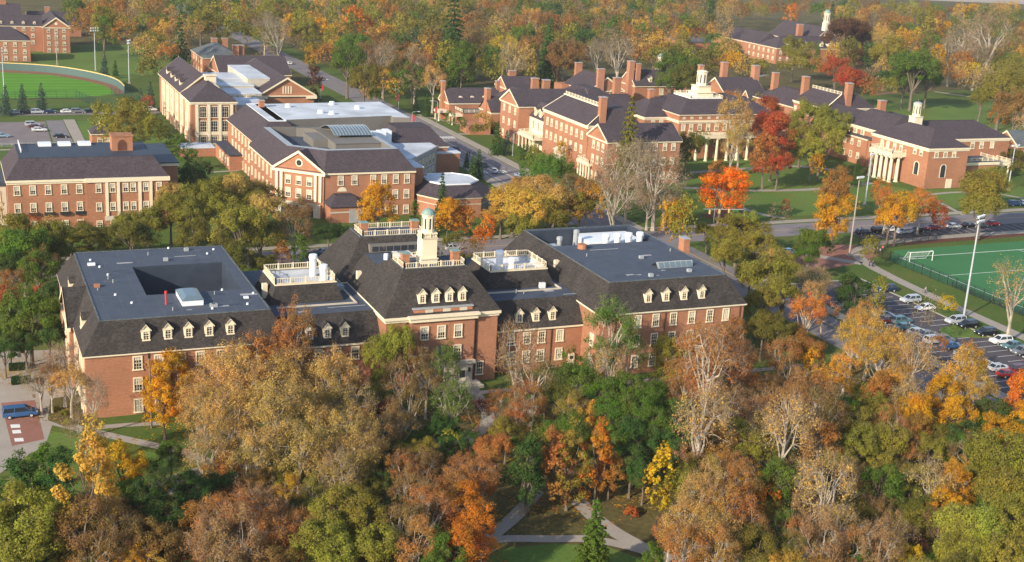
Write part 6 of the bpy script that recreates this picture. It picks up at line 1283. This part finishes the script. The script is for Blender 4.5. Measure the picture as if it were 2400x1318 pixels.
tr('o', 'green', (2242, 1060, 34), (2300, 1020, 30)); tr('b', 'olive', (2340, 1080, 70), (2390, 1120, 60), (2330, 1150, 66), (2380, 1190, 60), (2310, 1120, 50)); tr('b', 'yellowgreen', (2260, 1250, 64), (2320, 1260, 64), (2380, 1270, 60), (2240, 1310, 60), (2340, 1320, 60)); tr('o', 'yellow', (2130, 1310, 34)); tr('s', 'brown', (2200, 1250, 40), (2010, 1140, 44), (2040, 1200, 40)); tr('b', 'dkolive', (2160, 1210, 44), (2130, 1170, 40), (2000, 1210, 44))
# --- distant highlights
tr('b', 'green', (830, 120, 48), (815, 150, 44), (845, 165, 36)); tr('o', 'orange', (835, 60, 32), (855, 72, 26)); tr('k', 'dgreen', (1062, 85, 44, 1.1), (1052, 130, 36), (1060, 170, 26)); tr('b', 'dgreen', (935, 105, 32), (980, 90, 30), (925, 130, 26)); tr('o', 'gold', (1012, 172, 20)); tr('s', 'red', (985, 150, 26)); tr('n', 'grey', (970, 150, 34), (1450, 130, 42), (1400, 130, 34))
tr('o', 'goldtan', (900, 185, 34), (925, 205, 22), (880, 180, 22), (870, 210, 24)); tr('s', 'tan', (915, 170, 24), (1120, 115, 34)); tr('b', 'green', (880, 225, 16)); tr('s', 'yellow', (1180, 120, 34), (1120, 160, 24)); tr('k', 'olive', (1248, 160, 26)); tr('k', 'orange', (1300, 165, 20)); tr('s', 'rust', (1240, 60, 34), (1210, 75, 26), (1340, 70, 30)); tr('s', 'red', (1225, 72, 18), (1535, 90, 18))
tr('b', 'yellowgreen', (640, 20, 34), (690, 20, 30), (700, 55, 32)); tr('b', 'olive', (720, 80, 34), (730, 120, 28)); tr('o', 'gold', (727, 135, 12)); tr('n', 'grey', (650, 95, 34), (620, 70, 34), (630, 130, 28), (690, 110, 26))
tr('b', 'green', (375, 60, 26), (2145, 165, 50), (2120, 190, 34), (2175, 190, 34)); tr('b', 'olive', (350, 100, 30), (365, 120, 26), (400, 110, 26), (470, 60, 34)); tr('b', 'dgreen', (325, 80, 22), (355, 135, 22)); tr('o', 'rust', (215, 45, 24), (245, 35, 26), (285, 40, 28), (195, 50, 20)); tr('o', 'gold', (265, 55, 18))
tr('b', 'maroon', (1975, 85, 44), (2010, 95, 34), (2015, 140, 26)); tr('s', 'maroon', (1950, 80, 34)); tr('b', 'red', (1960, 165, 34), (1990, 190, 34), (2020, 200, 26)); tr('s', 'rust', (1930, 160, 28), (2040, 215, 24)); tr('o', 'yellow', (2280, 180, 22), (2150, 90, 16)); tr('k', 'olive', (2175, 75, 26)); tr('n', 'grey', (2255, 100, 44), (2320, 110, 50), (2290, 140, 34), (2230, 130, 34)); tr('b', 'olive', (2350, 210, 50), (2300, 230, 34), (2390, 240, 40), (2390, 170, 44), (2080, 130, 44)); tr('s', 'rust', (2235, 165, 24), (2250, 190, 20)); tr('o', 'orange', (1855, 35, 18)); tr('b', 'olive', (1862, 128, 34), (1880, 155, 30), (1712, 118, 28), (1836, 160, 20)); tr('k', 'green', (1915, 130, 14)); tr('s', 'tan', (1700, 130, 26), (2070, 110, 34))
frng = random.Random(77)
def inpoly(x, y, P):
    c = False; j = len(P)-1
    for i in range(len(P)):
        if (P[i][1] > y) != (P[j][1] > y) and x < (P[j][0]-P[i][0])*(y-P[i][1])/(P[j][1]-P[i][1])+P[i][0]: c = not c
        j = i
    return c
ZONE = [(165, 5), (700, -8), (1500, -8), (1650, 8), (1900, 12), (2150, 18), (2400, 26), (2460, 40), (2460, 330), (2400, 290), (2360, 260), (2290, 200), (2230, 180), (2110, 205), (2050, 210), (2040, 150), (1945, 135), (1900, 165), (1850, 175), (1790, 168), (1700, 168), (1640, 165), (1560, 160), (1530, 150), (1340, 140), (1250, 170), (1140, 175), (1050, 180), (1000, 205), (860, 200), (790, 160), (745, 120), (640, 105), (560, 85), (450, 85), (410, 135), (370, 150), (340, 190), (330, 90), (165, 70)]
AVOID = [[(1705, 55), (1930, 35), (1940, 112), (1830, 140), (1752, 135), (1735, 90)], [(455, 88), (640, 120), (640, 180), (455, 180)], [(645, 120), (700, 110), (760, 190), (730, 200)], [(1600, 95), (1665, 95), (1665, 120), (1600, 120)], [(0, 0), (165, 0), (165, 80), (0, 80)]]
pal_bg = ['olive']*7+['dkolive']*5+['green']*4+['tan']*5+['brown']*6+['rust']*3+['grey']*4+['gold']*1+['goldtan']*4+['yellowgreen']*2+['dgreen']*2+['pink']*2
n0 = len(T_); tries = 0; pts = [(t[0], t[1], t[2]) for t in T_]
while tries < 12000:
    tries += 1; x = frng.uniform(165, 2460); y = frng.uniform(-8, 320)
    if not inpoly(x, y, ZONE) or any(inpoly(x, y, a) for a in AVOID): continue
    d = dist(G(x, y, 9)); r = frng.uniform(5.0, 7.6)*3030/d
    if any(inpoly(x+u*r, y+q*r, a) for a in AVOID[:4] for u, q in ((0, -1), (.7, -.6), (-.7, -.6), (0, .5))): continue
    if any(((x-a)/((r+q)*0.54))**2+((y-b_)/((r+q)*0.25))**2 < 1 for a, b_, q in pts): continue
    c = frng.choice(pal_bg); k = {'grey': 'n', 'dgreen': frng.choice('bbk'), 'tan': frng.choice('sn'), 'pink': 'n', 'brown': frng.choice('sb'), 'rust': frng.choice('sb'), 'goldtan': frng.choice('sb')}.get(c, frng.choice('bbo'))
    T_.append((x, y, r, k, c, frng.uniform(0.95, 1.25), False)); pts.append((x, y, r))
n1 = len(T_)
# understorey between the foreground crowns
FG = [(430, 1120), (560, 1110), (900, 1010), (1200, 1000), (1300, 900), (1600, 900), (1800, 880), (2100, 900), (2420, 1010), (2460, 1420), (1720, 1440), (1580, 1300), (1470, 1190), (1300, 1190), (1160, 1230), (1060, 1420), (-60, 1440), (-60, 1230), (120, 1190)]
FAV = [[(1130, 1080), (1600, 1080), (1800, 1440), (1020, 1440)], [(-60, 850), (440, 960), (460, 1110), (200, 1130), (-60, 1150)], [(1060, 880), (1240, 880), (1240, 1010), (1100, 1010)]]
pal_fg = ['dgreen']*3+['dkolive']*4+['brown']*3+['olive']*4+['rust']*4+['green']*4+['gold']*2+['goldtan']*2
pts = [(t[0], t[1], t[2]) for t in T_ if t[1] > 780]; tries = 0
while tries < 2500:
    tries += 1; x = frng.uniform(-60, 2460); y = frng.uniform(900, 1430)
    if not inpoly(x, y, FG) or any(inpoly(x, y, a) for a in FAV): continue
    r = frng.uniform(34, 58)
    if any(((x-a)/((r+q)*0.45))**2+((y-b_)/((r+q)*0.40))**2 < 1 for a, b_, q in pts): continue
    T_.append((x, y, r, frng.choice('bbso'), frng.choice(pal_fg), frng.uniform(0.7, 1.0), False)); pts.append((x, y, r))
print('trees', n0, n1-n0, len(T_)-n1)
# ---- solid footprints no trunk may stand in: (x0, y0, x1, y1)
SOLID = [(16, 197, 50.5, 245), (49, 200, 67, 233), (65, 196, 89, 238), (87, 200, 106, 233), (104, 193, 137, 239.5), (11, 318.5, 50, 344), (49, 334, 55, 361), (77, 317, 140, 402), (72, 420, 88, 488), (101, 452, 123, 505), (153.5, 290, 165.5, 640), (-60, 279, 400, 289), (176.8, 130, 197, 238), (217, 60, 400, 262), (183, 343, 212, 428), (220, 379, 276, 409), (289, 323, 338, 410), (113, 311, 138, 336), (-30, 428, 36, 468), (175, 449, 198, 470), (443, 631, 521, 700), (281, 333, 290, 348), (162, 60, 172, 278), (41, 420, 49, 428), (104, 573, 122, 602), (106, 546, 136, 571), (-30, 655, 56, 690)]
def blocked(x, y): return any(a-0.6 < x < c+0.6 and b_-0.6 < y < d+0.6 for a, b_, c, d in SOLID)
items = []
for (x, y, r, k, c, asp, ex) in T_:
    P = TP[k][0]; zc = 8.0; s = 1
    for _ in range(4):
        g = G(x, y, zc); s = r*dist(g)/3030/P['R']; zc = P['zc']*s*asp
    for _ in range(12):
        g = G(x, y, zc)
        if not blocked(g[0], g[1]): break
        asp *= 0.93 if g[1] > 200 or True else 1; zc = P['zc']*s*asp
    if blocked(g[0], g[1]):
        # slide towards the viewer along the sight line until the trunk stands clear
        ok = False
        for q in range(1, 40):
            zz = P['zc']*s+q*0.5; gg = G(x, y, zz)
            if not blocked(gg[0], gg[1]): g = gg; asp = zz/(P['zc']*s); ok = asp < 1.7; break
        if not ok: continue
    items.append(dict(x=g[0], y=g[1], s=s, asp=asp, k=k, c=c, px=x, py=y, r=r))
items = [t for t in items if -t['r'] < t['px'] < 2400+t['r'] and t['py']-1.5*t['r'] < 1318]
items.sort(key=lambda t: -t['r']*(1.0 if t['k'] != 'h' else 9))
near, far = items[:560], items[560:]
def place(px, py):
    R_ = [((0, 0, 165, 560), 'by the left edge behind the left block'), ((0, 560, 165, 830), 'left of the left block'), ((165, 0, 450, 215), 'beyond the ball park lawn'), ((0, 215, 420, 345), 'by the ball park lane'), ((340, 300, 500, 480), 'between the two brick buildings at left'),
          ((0, 830, 320, 1070), 'on the left plaza side'), ((100, 480, 700, 660), 'behind the left flat roof'), ((500, 400, 720, 660), 'behind the left flat roof'), ((450, 0, 780, 200), 'in the woods above the gabled gym'), ((780, 0, 1110, 260), 'in the woods beyond the avenue'), ((1110, 0, 1540, 200), 'in the woods above the quadrangle roofs'),
          ((1540, 0, 1960, 215), 'round the distant clock tower hall'), ((1960, 0, 2460, 330), 'in the woods at upper right'), ((960, 200, 1260, 440), 'beside the avenue'), ((700, 180, 1160, 640), 'round the student centre'), ((1160, 330, 1420, 600), 'between pavilion and long quadrangle hall'), ((1400, 300, 1660, 560), 'before the long quadrangle hall'),
          ((1540, 110, 1700, 380), 'left of the stepped cupola'), ((1660, 200, 1990, 420), 'on the quadrangle lawn'), ((1640, 400, 2030, 560), 'on the lawn edge by the street'), ((1960, 400, 2460, 560), 'along the street by the pitch'), ((2300, 250, 2460, 480), 'at the right edge beyond the portico hall'), ((1600, 500, 2000, 830), 'right of the right block'), ((2000, 560, 2460, 800), 'round the parking lot'),
          ((1950, 740, 2460, 1010), 'below the parking lot'), ((300, 740, 470, 1010), 'before the left block facade'), ((440, 780, 880, 1130), 'in the big clump before the left link'), ((840, 770, 1160, 1090), 'before the centre block entrance'), ((1150, 780, 1330, 1060), 'before the right link'), ((1300, 740, 1580, 1080), 'before the right block corner'), ((1560, 740, 1800, 1100), 'before the right block facade'), ((1760, 780, 2160, 1100), 'in the woods right of the right block'),
          ((0, 1050, 460, 1460), 'in the lower left corner woods'), ((440, 1090, 760, 1460), 'in the lower woods left of centre'), ((740, 1080, 1060, 1460), 'in the lower woods at centre left'), ((1000, 1080, 1200, 1460), 'left of the curving path'), ((1180, 1000, 1620, 1460), 'round the curving path'), ((1560, 1060, 1860, 1460), 'right of the curving path'), ((1840, 1080, 2120, 1460), 'in the lower woods at right')]
    for (a, b_, c, d), t in R_:
        if a <= px < c and b_ <= py < d: return t
    return 'in the lower right corner woods'
ORD = ['', 'first', 'second', 'third', 'fourth', 'fifth', 'sixth', 'seventh', 'eighth', 'ninth', 'tenth', 'eleventh', 'twelfth', 'thirteenth', 'fourteenth', 'fifteenth', 'sixteenth', 'seventeenth', 'eighteenth', 'nineteenth', 'twentieth']
near = near[:300] if len(near) < 300 else near
grp = {}
for t in near: t['pl'] = place(t['px'], t['py']); grp.setdefault((t['c'], t['k'], t['pl']), []).append(t)
for k, L in grp.items():
    L.sort(key=lambda t: t['px'])
    for i, t in enumerate(L):
        base = f"{WORD[t['c']]} {FORM[t['k']]} {t['pl']}"; n = len(L)
        if n == 1: t['lab'] = base
        elif n == 2: t['lab'] = base+(', left of two' if i == 0 else ', right of two')
        else: t['lab'] = base+(', leftmost' if i == 0 else ', rightmost' if i == n-1 else f', {ORD[min(i+1, 20)]} from left')
def add_tree(t, i):
    P = TP[t['k']][frng.randrange(len(TP[t['k']]))]; s = t['s']; col = srgb(*PAL[t['c']]); j = frng.uniform(0.88, 1.12); hj = frng.uniform(-0.06, 0.06)
    col = (min(.9, col[0]*j*(1+hj)), col[1]*j*(1-hj), col[2]*j)
    e = thing(NAMES[t['k']], (t['x'], t['y'], 0), t['lab'], 'shrub' if t['k'] == 'h' else 'tree', 'shrubs' if t['k'] == 'h' else 'trees '+t['pl'], rz=frng.uniform(0, 6.28))
    e.scale = (s, s, s*t['asp'])
    cr = bpy.data.objects.new('crown', P['crown']); COL.objects.link(cr); cr.parent = e; cr.color = (*col, 1)
    tk = bpy.data.objects.new('trunk', P['trunk']['bark_pale' if t['k'] in 'ns' else 'bark']); COL.objects.link(tk); tk.parent = e
for i, t in enumerate(near): add_tree(t, i)
lv = []; lc = []
for t in near:
    if t['k'] in 'kh' or t['y'] > 420: continue
    n = 70; a = TR.random(n)*6.283; q = np.sqrt(TR.random(n))*t['s']*8; X = t['x']+q*np.cos(a); Y_ = t['y']+q*np.sin(a)
    ok = np.array([not blocked(u, v) for u, v in zip(X, Y_)]); X, Y_ = X[ok], Y_[ok]; n = len(X); th = TR.random(n)*6.28; sz = 0.10+0.16*TR.random(n)
    c = np.stack([X, Y_, 0.045+0.02*TR.random(n)], 1); u = np.stack([np.cos(th)*sz, np.sin(th)*sz, 0*th], 1); v = np.stack([-np.sin(th)*sz, np.cos(th)*sz, 0*th], 1)
    lv.append(np.stack([c-u, c-v, c+u, c+v], 1).reshape(-1, 3)); lc.append(np.tile(np.array([*srgb(*PAL[t['c'] if 'green' not in t['c'] else 'goldtan']), 1]), (n*4, 1)))
me = quad_mesh('fallen_leaves', np.concatenate(lv), np.zeros((0, 3)), ['leaf_wood']); at = me.color_attributes.new('leafcol', 'FLOAT_COLOR', 'CORNER'); at.data.foreach_set('color', np.concatenate(lc).astype(np.float32).ravel())
o = bpy.data.objects.new('fallen_leaves', me); COL.objects.link(o); tag(o, 'dry fallen leaves scattered over lawns and paths under the trees', 'fallen leaves', kind='stuff')
# the woods beyond: trees too small to tell apart, one mass
VV = []; CO = []
for t in far:
    P = TP[t['k']][frng.randrange(len(TP[t['k']]))]; V = P['V'].reshape(-1, 4, 3); sel = TR.permutation(len(V))[:1100 if t['k'] != 'n' else 500]
    Q = V[sel]; ctr = Q.mean(axis=1, keepdims=True); Q = ctr+(Q-ctr)*2.0; a = frng.uniform(0, 6.28); c, s_ = math.cos(a), math.sin(a)
    X = Q[..., 0]*c-Q[..., 1]*s_; Yy = Q[..., 0]*s_+Q[..., 1]*c; s = t['s']
    VV.append(np.stack([X*s+t['x'], Yy*s+t['y'], Q[..., 2]*s*t['asp']], axis=-1).reshape(-1, 3)); col = srgb(*PAL[t['c']]); j = frng.uniform(.88, 1.12)
    CO.append(np.tile(np.array([*(q*j for q in col), 1]), (len(Q)*4, 1)))
if VV:
    V = np.concatenate(VV); C_ = np.concatenate(CO); me = quad_mesh('woodland', V, np.zeros((0, 3)), ['leaf_wood'])
    at = me.color_attributes.new('leafcol', 'FLOAT_COLOR', 'CORNER'); at.data.foreach_set('color', C_.astype(np.float32).ravel())
    o = bpy.data.objects.new('woodland', me); COL.objects.link(o); tag(o, 'far autumn woods along the top of the photo, too dense to tell single trees', 'woodland', kind='stuff')
print('near', len(near), 'far', len(far))
# ------------------------------------------------------------------ air
HZ = MB().box(-1210, -70, -1.0, 2910, 3410, 95).mesh('haze', 'white'); HZ.materials.clear()
hm = bpy.data.materials.new('haze'); hm.use_nodes = True; ht = hm.node_tree
for n in list(ht.nodes): ht.nodes.remove(n)
pv = ht.nodes.new('ShaderNodeVolumePrincipled'); pv.inputs['Color'].default_value = (0.93, 0.93, 0.95, 1); pv.inputs['Density'].default_value = 0.0001; pv.inputs['Anisotropy'].default_value = 0.3
ho = ht.nodes.new('ShaderNodeOutputMaterial'); ht.links.new(pv.outputs[0], ho.inputs['Volume']); HZ.materials.append(hm)
hz = bpy.data.objects.new('haze', HZ); COL.objects.link(hz); tag(hz, kind='stuff')
